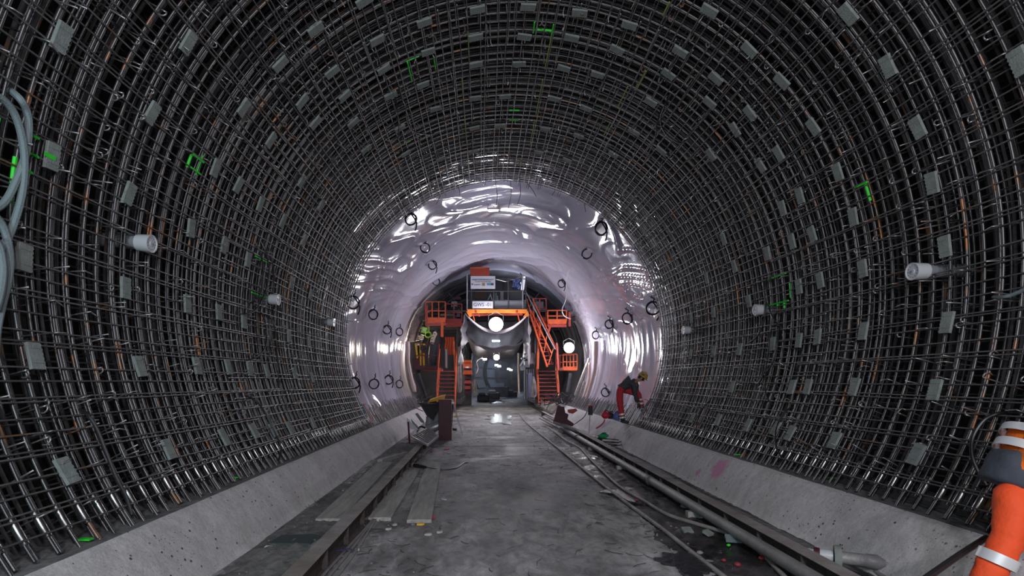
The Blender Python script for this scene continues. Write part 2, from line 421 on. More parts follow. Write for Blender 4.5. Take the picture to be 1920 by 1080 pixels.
ringwall('wall_far', 4.9, 42.5, 118, 60, 40, M['farwall'], xo=XO)
ew = MB(); ew.add([(-12, 126, -1), (40, 126, -1), (40, 126, 12), (-12, 126, 12)], [(0, 1, 2, 3)]); single('wall_far_end', ew, M['farwall'], None, None, kind='structure')
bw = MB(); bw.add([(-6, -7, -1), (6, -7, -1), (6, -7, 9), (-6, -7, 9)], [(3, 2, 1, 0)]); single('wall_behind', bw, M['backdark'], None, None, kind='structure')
# bulkhead rim between the finished bore and the dark lining
rim = MB()
n = 60
vs = []; fs = []
for k in range(n+1):
    th = -2.2+4.4*k/n
    vs += [onc(th, 42.4, 4.6), onc(th, 42.4, 5.6)]
    if k: a = 2*k-2; fs.append((a, a+1, a+3, a+2))
rim.add(vs, fs); single('wall_bulkhead', rim, M['rock'], None, None, kind='structure')
hz = MB().box((8, 83, 3.2), (40, 84, 7.6)); hm0 = bpy.data.materials.new('dust_haze'); hm0.use_nodes = True; nt0 = hm0.node_tree; nt0.nodes.remove(nt0.nodes['Principled BSDF'])
vs0 = nt0.nodes.new('ShaderNodeVolumeScatter'); vs0.inputs['Density'].default_value = .006; vs0.inputs['Color'].default_value = (.86, .86, 1, 1); nt0.links.new(vs0.outputs[0], nt0.nodes['Material Output'].inputs['Volume'])
single('haze', hz, hm0, 'dusty haze filling the far tunnel beyond the gantry', 'haze', kind='stuff')
# far bore: steel ribs with pale panels between them
for i, y in enumerate((48, 55.5, 63, 70.5, 78, 85.5, 93)):
    pts = [onc(-2.0+4.0*k/24, y, 4.7)+Vector((XO(y), 0, 0)) for k in range(25)]
    r = MB().tube(pts, .22, 6); rb = r.build('arch_rib', M['rock'], None, True, label='dark steel arch rib of the hazy far tunnel, %s behind the gantry' % ('first second third fourth fifth sixth seventh'.split()[i]), cat='arch rib')
    for zz in (1.0, 2.6, 4.0):
        q = MB(); cth = -1.95 if zz < 2 else (-1.62 if zz < 3.5 else -1.30)
        vs = []
        for a_, b_ in ((-.13, .9), (.13, .9), (.13, 5.6), (-.13, 5.6)):
            p = onc(cth+a_, y+b_, 4.66); p.x += XO(y+b_); vs.append(p)
        q.add(vs+[v+Vector((-.08, 0, 0)) for v in vs], [(0, 1, 2, 3), (4, 7, 6, 5), (0, 4, 5, 1), (1, 5, 6, 2), (2, 6, 7, 3), (3, 7, 4, 0)])
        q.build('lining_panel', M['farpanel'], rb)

# ---------------------------------------------------------------- the reinforcement cage
RL, RH, RH2, RB = 4.438, 4.463, 4.54, 4.84
TH = math.radians(123.5)
Y0, Y1 = 1.2, 15.15
cage = empty('rebar_cage', (0, 0, 0), label='dark steel reinforcement cage of bars lining the whole bore above both kerbs', cat='rebar cage')
def hoopmesh(R, r, seed, ribbed=True, th0=-TH, th1=TH):
    rnd = random.Random(seed); L = R*(th1-th0); step = .011 if ribbed else .12; n = int(L/step)
    pts = []; rs = []
    for i in range(n+1):
        th = th0+(th1-th0)*i/n
        dy = .018*noise.noise((th*2.2, seed*3.1, 0)); dr = .008*noise.noise((th*2.5, seed*7.7, 5))
        pts.append((( R+dr)*sin(th), dy, (R+dr)*cos(th)))
        rs.append(r*(1.10 if i % 2 else .93) if ribbed else r)
    mb = MB().tube(pts, rs, 6); me = bpy.data.meshes.new('hoop_bar'); me.from_pydata(mb.v, [], mb.f)
    me.polygons.foreach_set('use_smooth', [True]*len(me.polygons)); return me
def withmat(me, m):
    me.materials.append(m); return me
hm = [withmat(hoopmesh(RH, .0135, i), M['hoop']) for i in range(3)]
hm2 = [withmat(hoopmesh(RH2, .0140, 10+i, th0=-TH, th1=TH), M['hoop']) for i in range(2)]
hb = [withmat(hoopmesh(RB, .0145, 20+i, True), M['back']) for i in range(2)]
short = [withmat(hoopmesh(RH, .0135, 30, th0=-TH, th1=-.9), M['hoop']), withmat(hoopmesh(RH, .0135, 31, th0=.9, th1=TH), M['hoop']), withmat(hoopmesh(RH, .0135, 32, th0=-1.3, th1=1.1), M['hoop'])]
P = .198
hoopY = []
y = Y0
k = 0
def hput(me, y, jit=.006):
    m = Matrix.Translation((0, y, RC)) @ Matrix.Rotation(random.uniform(-jit, jit), 4, 'Y') @ Matrix.Rotation(random.uniform(-.0025, .0025), 4, 'X') @ Matrix.Rotation(random.uniform(-.003, .003), 4, 'Z')
    return put('hoop_bar', me, cage, m)
while y < Y1:
    hoopY.append(y); hput(hm[k % 3], y+random.uniform(-.015, .015))
    if k % 2 == 0: hput(short[k % 2], y+.03)
    if k % 7 == 3: hput(short[2], y-.03)
    hput(hm2[k % 2], y+random.uniform(.03, .11))
    hput(hb[k % 2], y+random.uniform(.02, .14), .01)
    y += P; k += 1
# longitudinal bars: thin ones in front of the hoops, in lapped pieces
def barmesh(L, r, seed, name='longitudinal_bar', ribbed=True):
    n = int(L/(.02 if ribbed else .5)); pts = []; rs = []
    for i in range(n+1):
        t = i/n; pts.append((.018*noise.noise((t*3, seed*2.3, 0)), L*(t-.5), .010*noise.noise((t*4, seed, 9)))); rs.append(r*(1.12 if i % 2 else .92) if ribbed else r)
    mb = MB().tube(pts, rs, 5, capmi=1); me = bpy.data.meshes.new(name); me.from_pydata(mb.v, [], mb.f); me.materials.append(M['long']); me.materials.append(M['cut'])
    me.polygons.foreach_set('material_index', mb.m); me.polygons.foreach_set('use_smooth', [True]*len(mb.f)); return me
lm = {7: [barmesh(7.2, .0085, i) for i in range(3)], 14: [barmesh(14.0, .0085, 5+i) for i in range(2)]}
NL = 126
longT = [-TH+.045+(2*TH-.09)*i/(NL-1) for i in range(NL)]
for i, th in enumerate(longT):
    j = random.uniform(-.006, .006); t = th+j
    rz = random.uniform(-.0035, .0035)
    def lput(me, t, yc, rr=0): 
        put('longitudinal_bar', me, cage, frame(t, yc, RL-rr) @ Matrix.Rotation(rz, 4, 'Z'))
    if i % 2:
        lput(lm[14][i % 2], t, 8.1)
    else:
        lput(lm[7][i % 3], t, 4.7); lput(lm[7][(i+1) % 3], t+.006, 11.4)
    if i % 3 == 1: lput(lm[7][i % 3], t+.008, random.uniform(4.5, 7.5))
# joined back mat
bm_ = MB()
for i in range(110):
    th = -TH+(2*TH)*i/109
    a = onc(th, Y0, 4.885); bm_.tube([a, onc(th+random.uniform(-.004, .004), 8, 4.885), onc(th, Y1, 4.885)], .011, 5)
    if i % 3 == 0: bm_.tube([onc(th+.01, Y0, 4.56), onc(th+.012, Y1, 4.56)], .009, 5)
for i in range(84):
    yy = Y0+.1+i*.166+random.uniform(-.04, .04); bm_.tube([onc(-TH+2*TH*q/44, yy+.03*noise.noise((q*.3, i, 0)), 4.70) for q in range(45)], .014, 5)
    bm_.tube([onc(-TH+2*TH*q/44, yy+.08+.03*noise.noise((q*.3, i, 4)), 4.93) for q in range(45)], .014, 5)
bm_.build('back_mat_bar', M['back'], cage, True, kind='stuff')
# radial ties, hooked over the front mat with bright cut ends
def tiemesh(v):
    hk = [(-.045, 0, -.05), (-.055, 0, -.01), (-.03, 0, .02), (0, 0, .012), (.002, 0, -.03), (.004, 0, -.46)]
    if v == 1: hk = [(0, .01, .10), (0, .004, -.1), (.004, 0, -.46)]
    if v == 2: hk = [(0, .13, -.002), (0, .03, .016), (0, .004, -.02), (0, 0, -.46)]
    mb = MB().tube(smoothpath(hk, 2), .0075, 5, capmi=1)
    me = bpy.data.meshes.new('tie_bar'); me.from_pydata(mb.v, [], mb.f); me.materials.append(M['tie']); me.materials.append(M['cut'])
    me.polygons.foreach_set('material_index', mb.m); me.polygons.foreach_set('use_smooth', [True]*len(mb.f)); return me, mb
ties = [tiemesh(i) for i in range(3)]
tl = []
for a in range(2, len(hoopY), 2):
    for b in range(1, NL-1, 2):
        if random.random() < .22: continue
        th = longT[b]+random.uniform(-.012, .012); yy = hoopY[a]+random.uniform(-.05, .05)
        tl.append((yy, th))
        if random.random() < .35: tl.append((yy+.05, th+.012))
tl = [t for t in tl if t[0] > 2.2]
tl.sort(key=lambda t: t[0]); vis = []
rest = MB(); cnt = 0
for (yy, th) in tl:
    v = random.choice((0, 1, 1, 2, 2))
    m = frame(th, yy, RL-random.uniform(.0, .03)) @ Matrix.Rotation(random.uniform(-.3, .3), 4, 'Z') @ Matrix.Rotation(random.uniform(-.1, .1), 4, 'X') @ Matrix.Rotation(random.uniform(-.1, .1), 4, 'Y')
    p = m.translation; sx = VX+(p.x-CAM.x)*F/yy; sy = VY-(p.z-CAM.z)*F/yy
    if cnt < 300 and -20 < sx < 1940 and -20 < sy < 1100:
        put('tie_bar', ties[v][0], cage, m); cnt += 1
    else:
        mb = ties[v][1]; n0 = len(rest.v); rest.v += [tuple(m @ Vector(q)) for q in mb.v]; rest.f += [tuple(i+n0 for i in f) for f in mb.f]; rest.m += mb.m
rest.build('tie_bar_bundle', [M['tie'], M['cut']], cage, True, kind='stuff')
# screwed couplers where the hoops meet the bars cast into the kerb
cm = MB(); cm.lathe([(0, -.11), (.026, -.11), (.029, -.1), (.029, .1), (.026, .11), (0, .11)], Matrix.Rotation(pi/2, 4, 'Y'), 14)
cme = bpy.data.meshes.new('coupler_sleeve'); cme.from_pydata(cm.v, [], cm.f); cme.materials.append(M['sleeve']); cme.polygons.foreach_set('use_smooth', [True]*len(cm.f)); 
cme.set_sharp_from_angle(angle=.7)
for yy in hoopY:
    for s in (-1, 1):
        off = .055 if int(yy*10) % 2 else .02
        put('coupler_sleeve', cme, cage, frame(s*(TH-.035-off*.5), yy, RH))
# concrete distance blocks clipped on the front mat: where they sit in the photograph
SP = [(115,70),(353,80),(526,120),(592,55),(683,2),(796,42),(707,76),(895,18),(892,70),(803,97),(720,130),(990,13),(983,69),(1087,24),(1072,71),(1180,47),(1157,93),(1275,97),
(893,121),(974,120),(1057,128),(1120,140),(1253,139),(793,159),(733,179),(892,184),(947,181),(1039,185),(1098,203),(1220,191),(817,204),(663,230),(647,180),(750,241),(890,240),(938,236),(1023,242),(1085,255),(1188,247),(687,280),(761,288),(888,284),(1010,286),(1150,289),(1240,283),(826,298),(1063,300),
(285,212),(97,293),(457,202),(508,263),(567,190),(592,230),(623,135),(404,315),(447,347),(488,383),(566,340),(242,363),(358,428),(45,483),(420,460),(465,487),(530,415),(235,540),(351,569),(410,586),(457,603),(547,530),(582,552),(65,668),(262,687),(369,686),(428,688),(468,692),(500,695),(552,700),(586,708),(542,630),(580,640),(125,883),(316,842),(420,819),(476,808),(512,806),(543,802),(587,793),(602,385),(570,450),
(1330,20),(1590,26),(1405,93),(1466,152),(1665,124),(1342,147),(1331,193),(1406,212),(1525,238),(1721,239),(1378,243),(1460,288),(1426,310),(1333,290),(1912,115),(1571,323),(1748,343),(1500,367),(1600,407),(1467,390),(1523,439),(1485,453),(1439,475),(1772,462),(1618,504),(1538,526),(1498,538),(1357,448),(1377,500),(1325,522),(1404,565),(1776,605),(1619,621),(1533,632),(1498,638),(1449,645),(1387,655),(1338,585),(1296,597),(1339,658),(1295,665),(1602,725),(1753,731),(1515,725),(1485,726),(1373,725),(1718,852),(1565,826),(1482,812),(1454,803),(1402,797),(1347,787),(1298,783)]
def spacermesh(seed):
    rnd = random.Random(seed); a, b = .115, .068
    poly = [(-a, -b), (a, -b), (a*.98, b)]
    poly = [(-a, -b), (a, -b+.004)]
    n = 12
    for i in range(n+1): poly.append((a-2*a*i/n, b+.006*(1 if i % 2 else -1)))
    mb = MB().prism(poly, Matrix.Translation((0, 0, 0)), .03)
    for x in (-a*.55, a*.55): mb.tube([(x, -b*.9, .031), (x, b*.9, .033)], .002, 4)
    me = bpy.data.meshes.new('spacer_block'); me.from_pydata(mb.v, [], mb.f); me.materials.append(M['spacer']); return me
sm = [spacermesh(i) for i in range(2)]
for (px, py) in SP:
    th, yy = cyl(px, py, RL-.02)
    put('spacer_block', sm[0], cage, frame(th, yy, RL-.008) @ Matrix.Rotation(random.uniform(-.12, .12)+(pi if th < 0 else 0)*0, 4, 'Z') @ Matrix.Rotation(random.uniform(-.06, .06), 4, 'Y'))
# spray paint on the bars
def snap(v, arr): return min(arr, key=lambda q: abs(q-v))
def paint(p0, p1, mode, m='green', r=.013):
    a = cyl(*p0, RL); b = cyl(*p1, RL)
    if mode == 'L':
        th = snap((a[0]+b[0])/2, longT); pts = [onc(th, a[1]+(b[1]-a[1])*i/4, RL) for i in range(5)]
    else:
        yy = snap((a[1]+b[1])/2, hoopY); pts = [onc(a[0]+(b[0]-a[0])*i/10, yy, RH-.004) for i in range(11)]; r = .017
    MB().tube(pts, r, 6).build('paint_mark', M[m], cage, True)
for a, b, md in (((362,292),(358,318),'H'),((374,286),(370,330),'H'),((382,294),(376,332),'H'),((362,288),(384,300),'L'),((358,312),(378,320),'L'),
    ((12,225),(12,243),'H'),((62,255),(72,262),'L'),((60,275),(74,283),'L'),((52,292),(66,300),'L'),((38,330),(34,385),'H'),((44,300),(40,345),'H'),((28,366),(44,372),'L'),((52,318),(60,322),'L'),
    ((1437,527),(1474,516),'L'),((1437,573),(1478,563),'L'),((1474,530),(1475,560),'H'),((1452,569),(1452,577),'H'),((1470,567),(1470,577),'H'),
    ((478,487),(500,495),'L'),((472,543),(500,555),'L'),((1601,345),(1625,341),'L'),((1610,350),(1619,382),'H'),((1628,343),(1634,365),'H'),((1606,362),(1612,361),'L'),
    ((1007,42),(1007,62),'L'),((1008,52),(1038,53),'H'),((1040,46),(1038,66),'L'),((955,212),(973,212),'H'),((955,222),(973,222),'H'),((814,107),(815,130),'L'),((763,118),(766,155),'L'),((762,116),(786,106),'H'),
    ((757,268),(770,262),'H'),((980,303),(982,310),'L'),((578,682),(586,682),'H')):
    paint(a, b, md)
for a, b in (((873,60),(873,130)),((873,145),(873,205)),((873,215),(873,262)),((873,285),(873,330)),((1038,60),(1024,130)),((1020,150),(1004,215)),((1000,225),(990,270)),((1247,0),(1235,25)),((1172,160),(1155,200)),((1142,228),(1130,252)),((1205,130),(1190,165))):
    paint(a, b, 'L', 'lime', .0105)
# spray on one block
th, yy = cyl(96, 293, RL-.05)
MB().box((0, .0, 0), (.035, .12, .004)).build('paint_mark', M['green'], cage, M=frame(th, yy, RL-.041))

# starter bars standing out of the kerb beyond the cage
stm = []
for v in range(3):
    L = (.55, .7, .62)[v]; pts = []; rs = []
    for i in range(22): pts.append(onc(-TH+.0*i+L/RH*i/21-.02, 0, RH)-Vector((0, 0, RC))); rs.append(.013*(1.1 if i % 2 else .93))
    mb = MB().tube(pts, rs, 6, capmi=1); me = bpy.data.meshes.new('starter_bar'); me.from_pydata(mb.v, [], mb.f); me.materials.append(M['tie']); me.materials.append(M['cut']); me.polygons.foreach_set('material_index', mb.m); stm.append(me)
for s in (-1, 1):
    yy = 15.35; k = 0
    while yy < 27.5:
        for rr, dd in ((0, 0), (.20, .08)):
            m = Matrix.Translation((-s*0+s*rr, yy+dd+random.uniform(-.03, .03), RC+rr*.1)) @ (Matrix.Scale(-1, 4, (1, 0, 0)) if s > 0 else Matrix.Identity(4)) @ Matrix.Rotation(random.uniform(-.03, .03)-.0, 4, 'X') @ Matrix.Rotation(random.uniform(-.008, .008), 4, 'Y')
            put('starter_bar', stm[(k+int(rr*10)) % 3], kerbs[s], m)
        yy += .17; k += 1
# the membrane boards along the ledge are part of the dark ledge

# capped pipe sleeves sticking out through the cage
def cap(px, py, label):
    th, yy = cyl(px, py, 4.27)
    T = Thing('pipe_sleeve', onc(th, yy, 4.27), label, 'pipe sleeve', 'capped pipe sleeves through the cage')
    m = frame(th, yy, 4.9)
    T.part('pipe', MB().lathe([(0, 0), (.075, 0), (.075, .5), (0, .5)], m, 24), M['grey'], True)
    c = MB().lathe([(.078, .48), (.09, .49), (.098, .63), (.098, .645), (.088, .645), (.085, .636), (.03, .634), (.028, .642), (0, .642)], m, 28)
    cp = T.part('end_cap', c, M['plastic'], True)
    hs = MB()
    for i in range(12):
        a = 2*pi*i/12; hs.lathe([(.007, .636), (.007, .6375), (0, .6375)], m @ Matrix.Translation((.065*cos(a), .065*sin(a), 0)), 8)
    hs.tube([m @ Vector((0, 0, .64)), m @ Vector((0, 0, .655))], .009, 8)
    hs.build('cap_holes', M['grey'], cp)
cap(283, 457, 'large white capped pipe sleeve on the left wall of the cage, nearest the camera')
cap(521, 562, 'white capped pipe sleeve half way along the left wall, beside the black cable loops')
cap(626, 605, 'smallest white capped pipe sleeve, at the far left end of the cage')
cap(1712, 509, 'large white capped pipe sleeve on the right wall of the cage, nearest the camera')
cap(1417, 581, 'white capped pipe sleeve half way along the right wall, left of the cable loops')
cap(1282, 619, 'smallest white capped pipe sleeve, at the far right end of the cage')

# cables and hoses hung on the cage
def wallcable(pts, r, m, label, name='cable', cat='cable', R=4.36, group=None):
    p = []
    for q in pts:
        RR = q[2] if len(q) > 2 else R
        th, yy = cyl(q[0], q[1], RR); p.append(onc(th, yy, RR))
    return single(name, MB().tube(smoothpath(p, 8), r, 8), m, label, cat, True, group)
gh = .028
wallcable([(-60,175),(-20,178),(5,186),(28,215),(42,262),(46,310),(40,370),(22,430),(0,470),(-30,490)], gh, M['greyhose'], 'thick grey corrugated hose bulging from the left picture edge, front loop of the upper pair', 'hose', 'hose')
wallcable([(20,170,4.5),(38,186),(50,208),(54,240),(48,290),(30,340),(8,380),(-25,400)], gh, M['greyhose'], 'thick grey corrugated hose behind the front loop at the left edge, beside a painted block', 'hose', 'hose', 4.38)
wallcable([(-14,400),(3,420),(14,450),(19,490),(14,530),(4,570),(-6,620),(-10,670)], gh, M['greyhose'], 'thick grey corrugated hose hanging lowest at the left picture edge', 'hose', 'hose', 4.34)
wallcable([(-16,440),(-2,462),(5,500),(2,540),(-8,580)], gh, M['greyhose'], 'grey corrugated hose mostly cut off by the left edge, left of the lowest hose', 'hose', 'hose', 4.3)
wallcable([(1863,557,4.5),(1880,557),(1900,552),(1925,540),(1960,520)], .018, M['greyhose'], 'grey hose end reaching in from the right picture edge', 'hose', 'hose')
bc = .012
for i, pts in enumerate(([(478,452,4.48),(490,480),(493,510),(490,545),(480,562),(468,570,4.5)], [(488,450,4.48),(499,475),(504,505),(502,530),(492,560),(478,582),(460,588),(440,585,4.5)], [(503,460,4.48),(511,490),(513,530),(513,570),(511,590,4.5)],
    [(486,583,4.48),(495,595),(500,620),(499,645),(490,662),(475,672),(458,676,4.5)], [(496,586,4.48),(504,600),(506,640),(503,670),(498,678,4.5)], [(500,588,4.48),(513,606),(518,640),(521,690),(523,730,4.46)])):
    wallcable(pts, bc, M['cable'], ['upper inner', 'upper long', 'upper straight', 'lower curling', 'lower inner', 'lower straight'][i]+' black cable loop on the left wall of the cage', group='black cables on the left wall')
for i, pts in enumerate(([(1455,505,4.48),(1441,530),(1436,570),(1433,600),(1420,630),(1400,645,4.5)], [(1438,512,4.48),(1436,540),(1443,580),(1452,600),(1474,622,4.5)], [(1455,605,4.48),(1444,625),(1440,660),(1432,700),(1421,718),(1414,712,4.46)],
    [(1462,600,4.48),(1458,640),(1452,670),(1440,695),(1422,716,4.46)], [(1445,640,4.48),(1437,680),(1435,730),(1442,752),(1455,762,4.5)])):
    wallcable(pts, bc, M['cable'], ['upper left-bending', 'upper right-bending', 'lower left', 'lower middle', 'lowest hooked'][i]+' black cable loop on the right wall of the cage', group='black cables on the right wall')
wallcable([(147,768,4.5),(162,775,4.34),(182,805,4.3),(200,850,4.3),(218,895,4.32),(236,930,4.34),(247,965,4.38)], .016, M['cable'], 'black conduit arching out of the lower left cage into the ledge, nearest one')
wallcable([(460,743,4.5),(478,750,4.34),(498,775,4.3),(515,810,4.3),(527,838,4.34),(523,862,4.40)], .014, M['cable'], 'second black conduit arching along the lower left cage')
wallcable([(580,740,4.5),(598,758,4.36),(612,790,4.34),(622,812,4.4)], .012, M['cable'], 'third and farthest black conduit on the lower left cage')
wallcable([(1892,775,4.5),(1872,775,4.36),(1845,788,4.3),(1825,818,4.28),(1822,850,4.3),(1832,880,4.36),(1850,910,4.44)], .016, M['cable'], 'black conduit loop beside the person in orange at the right edge')
wallcable([(1490,762,4.5),(1474,770,4.36),(1460,790,4.32),(1453,815,4.32),(1456,840,4.36),(1466,858,4.42)], .014, M['cable'], 'black conduit arch on the lower right cage, middle one')
wallcable([(1330,752,4.5),(1316,768,4.36),(1307,790,4.34),(1306,815,4.42)], .012, M['cable'], 'farthest thin black conduit on the lower right cage')
wallcable([(745,150,4.5),(752,180),(760,200),(764,230),(775,246),(800,252),(815,250)], .012, M['cable'], 'black cable drooping from the cage crown, left of centre')
wallcable([(738,165,4.5),(744,200),(748,240),(746,262)], .012, M['cable'], 'short black cable end on the upper left of the crown')
wallcable([(1262,170,4.5),(1250,190),(1240,215),(1240,235),(1252,255),(1275,268),(1290,262)], .014, M['cable'], 'black cable curling on the upper right of the cage crown')
wallcable([(1245,190,4.5),(1232,230),(1228,260),(1215,290),(1200,320)], .012, M['cable'], 'black cable running down towards the membrane, upper right')
# wires hanging from the end of the cage in front of the membrane
for i, (x0, x1, ln) in enumerate(((853,862,28),(928,930,48),(957,953,52),(975,970,46),(985,1005,30),(828,818,45),(1082,1098,60),(1042,1035,28))):
    a = W(x0, 338, 15.3); b = W(x1, 338+ln, 15.5); mid = (a+b)/2+Vector((.05, 0, -.04))
    single('hanging_wire', MB().tube(smoothpath([a+Vector((0, -.3, .05)), a, mid, b], 5), .008, 5), M['cable'], 'thin black wire hanging from the far end of the cage crown, %s from the left' % 'second fourth fifth sixth seventh first ninth eighth'.split()[i], 'wire', True, 'wires hanging at the cage end')
# cable coils along the membrane
def coil(px, py, rp, label, R=4.98, turns=3, seed=1, tail=True):
    rnd = random.Random(seed*13+px); 
    yy = cyl(px, py, R)[1]; c = W(px, py, yy-.25); s = F/(yy-.25); r = rp/s
    pts = []
    up = c+Vector((0, .22, r*1.9))
    pts.append(up); pts.append(c+Vector((.3*r, .05, r*1.5)))
    n = 18*turns; tz = rnd.uniform(-.7, .7)
    for i in range(n+1):
        a = pi/2-2*pi*i/18; q = r*(1+.22*noise.noise((i*.16, seed, px)))
        pts.append(c+Vector((q*cos(a)*.93, .10*cos(a)*tz+.03*rnd.uniform(-1, 1), q*sin(a))))
    if tail: pts += [c+Vector((r*1.0, .05, -.6*r)), c+Vector((r*.7, .05, -1.9*r))]
    T = Thing('cable_coil', up, label, 'cable coil', 'black cable coils hung on the membrane')
    T.part('coiled_cable', MB().tube(smoothpath(pts, 2), .024, 6), M['cable'], True)
    T.part('hook', MB().tube([up+Vector((0, .12, .05)), up, up+Vector((.04, -.02, .06))], .014, 5), M['black'], True)
for side, rows in (('left', (('upper', ((770,411,11),(797,465,9),(811,497,8),(818,528,7))), ('middle', ((662,567,12),(700,590,9),(726,618,8),(749,622,7))), ('lower', ((665,718,10),(701,720,9),(729,712,8),(749,720,7))))),
                   ('right', (('upper', ((1127,428,12),(1100,476,9),(1053,532,7))), ('middle', ((1224,578,12),(1176,597,10),(1142,608,8),(1117,628,7))), ('lower', ((1135,736,8),))))):
    for rn, cs in rows:
        for i, (px, py, rp) in enumerate(cs):
            coil(px, py, rp, 'black cable coil on the %s membrane side, %s row%s' % (side, rn, (', '+('nearest', 'second nearest', 'second farthest', 'farthest')[i]) if len(cs) > 1 else ' left of the bending person'), turns=2+(i % 3), seed=i, tail=(i % 2 == 0))

# ---------------------------------------------------------------- on the road, left side
def ground_line(p0, p1, z): return G(*p0, z), G(*p1, z)
def rail(name, X, y0, y1, wd, label):
    T = Thing(name, (X, y0, 0), label, 'steel beam')
    T.part('top_flange', MB().beam((X, y0, .243), (X, y1, .243), wd, .014, bev=.004), M['beam'])
    T.part('web', MB().beam((X, y0, .125), (X, y1, .125), .03, .222), M['web'])
    T.part('bottom_flange', MB().beam((X, y0, .012), (X, y1, .012), wd, .016), M['web'])
    st = MB()
    y = y0+.4
    while y < y1: st.box((X, y, .125), (wd*.85, .012, .22)); y += .8
    T.part('stiffener', st, M['web'], kind='stuff')
rail('steel_beam', -2.16, 3.2, 16.6, .17, 'long dusty steel beam lying between the grey planks on the left')
rail('steel_beam', 2.47, 3.0, 27.5, .16, 'long dusty steel beam beside the pipe along the right kerb')
def plank(near, far, wd, label, z=.0, t=.05, lift=0.0, mt='wood', grp=None):
    a = G(*near, z+t); b = G(*far, z+t); d = (b-a).normalized(); sdv = Vector((d.y, -d.x, 0))
    a.z += lift; 
    mb = MB(); n = 14
    vs = []; fs = []
    for i in range(n+1):
        p = a+(b-a)*i/n
        for q in (-1, -.33, .33, 1):
            vs.append(p+sdv*q*(wd/2)+Vector((0, 0, .004*noise.noise((i*.6, q*2, wd*9))-(.003 if abs(q) == 1 else 0))))
        for q in (1, -1): vs.append(p+sdv*q*(wd/2)+Vector((0, 0, -t)))
    for i in range(n):
        for k in range(6): j = (k+1) % 6; fs.append((i*6+k, i*6+j, i*6+6+j, i*6+6+k))
    fs += [(5, 4, 3, 2, 1, 0), tuple(n*6+k for k in range(6))]
    mb.add(vs, fs)
    return single('plank', mb, M[mt], label, 'plank', False, grp)
plank((616, 972), (722, 866), .34, 'broad grey weathered plank lying left of the long steel beam')
plank((712, 970), (776, 876), .30, 'grey weathered plank right of the steel beam, middle one of three')
plank((786, 974), (814, 866), .32, 'grey weathered plank farthest right, ending on the open road')
plank((748, 880), (803, 838), .16, 'short narrow plank leaning at the far end of the plank pile', lift=.02)
plank((712, 861), (760, 847), .12, 'short timber lying crosswise between kerb and steel beam', t=.10)
plank((660, 862), (716, 835), .06, 'thin batten lying against the foot of the left kerb', t=.04)
plank((655, 905), (700, 862), .16, 'dark narrow plank half hidden under the broad plank beside the kerb', t=.02, mt='wood')
for i, (p0, p1) in enumerate((((600, 1085), (690, 985)), ((613, 1085), (693, 985)), ((628, 1085), (697, 985)))):
    a, b = ground_line(p0, p1, .02)
    single('steel_rod', MB().tube(smoothpath([a, (a+b)/2+Vector((.01*i, 0, 0)), b, b+(b-a)*.6], 3), .015, 6), M['pipe'], ['left', 'middle', 'right'][i]+' one of three thin steel rods beside the left steel beam', 'steel rod', True, 'thin steel rods')
a, b = ground_line((625, 1032), (660, 1030), .04); single('rod_strap', MB().beam(a, b, .05, .006), mat('blue_tape', (.06, .07, .16), .6), 'dark blue strap tying the three thin rods together', 'strap')
a, b = ground_line((568, 1020), (597, 1010), .0); pl = MB().prism([(-.28, -.16), (.2, -.18), (.26, .1), (.1, .2), (-.25, .14)], Matrix.Translation((-2.72, F*1.87/(1015-VY), .01)), .02)
single('plastic_sheet', pl, mat('dark_teal_plastic', (.05, .07, .075), .6), 'dark bluish plastic scrap on the ground left of the steel beam', 'plastic sheet')
# angle grinder with its lead
g0 = G(775, 872, .09)
T = Thing('angle_grinder', (g0.x, g0.y, .05), 'black power tool with a trailing lead lying on the planks', 'power tool')
bx_ = G(798, 876, .09)
T.part('tool_body', MB().tube(smoothpath([g0, g0.lerp(bx_, .4), bx_], 4), [.045, .045, .05, .05, .045, .04, .036, .03, .03], 10), M['black'], True)
T.part('gear_head', MB().lathe([(0, -.03), (.05, -.03), (.055, .03), (.03, .05), (0, .05)], Matrix.Translation(g0), 12), M['grey'], True)
T.part('cutting_disc', MB().lathe([(0, 0), (.09, 0), (.09, .006), (0, .006)], Matrix.Translation(g0-Vector((.02, .0, .035))) @ Matrix.Rotation(.3, 4, 'X'), 20), M['dsteel'])
T.part('power_lead', MB().tube(smoothpath([bx_, G(812, 878, .07), G(825, 880, .02), G(842, 880, .01), G(858, 876, .01), G(870, 868, .01), G(878, 868, .01), G(874, 874, .01)], 6), .009, 6), M['cable'], True)
# floor grate
cs = [G(771.5, 818.5, .34), G(801, 803, .40), G(821.5, 818, .40), G(802, 835, .34)]
T = Thing('steel_grate', (cs[3].x, cs[3].y, .0), 'steel bar grate lying tilted across the end of the left beam', 'grate')
for i in range(4): T.part('frame_bar', MB().beam(cs[i], cs[(i+1) % 4], .04, .045), M['gsteel'])
for i in range(1, 9): T.part('grate_bar', MB().beam(cs[0].lerp(cs[1], i/9), cs[3].lerp(cs[2], i/9), .018, .035), M['gsteel'])
# maroon box section standing on end
c0 = G(834, 826, 0)
T = Thing('box_section', (c0.x, c0.y+.2, 0), 'tall dark maroon steel box section standing upright on the road', 'steel box section')
hgt = 1.24
T.part('column', MB().box((c0.x, c0.y+.2, hgt/2), (.39, .30, hgt), bev=.012), M['maroon'])
T.part('top_plate', MB().box((c0.x, c0.y+.2, hgt+.012), (.41, .32, .022)), M['rosy'])
T.part('base_plate', MB().box((c0.x, c0.y+.2, .008), (.42, .34, .016)), M['maroon'])
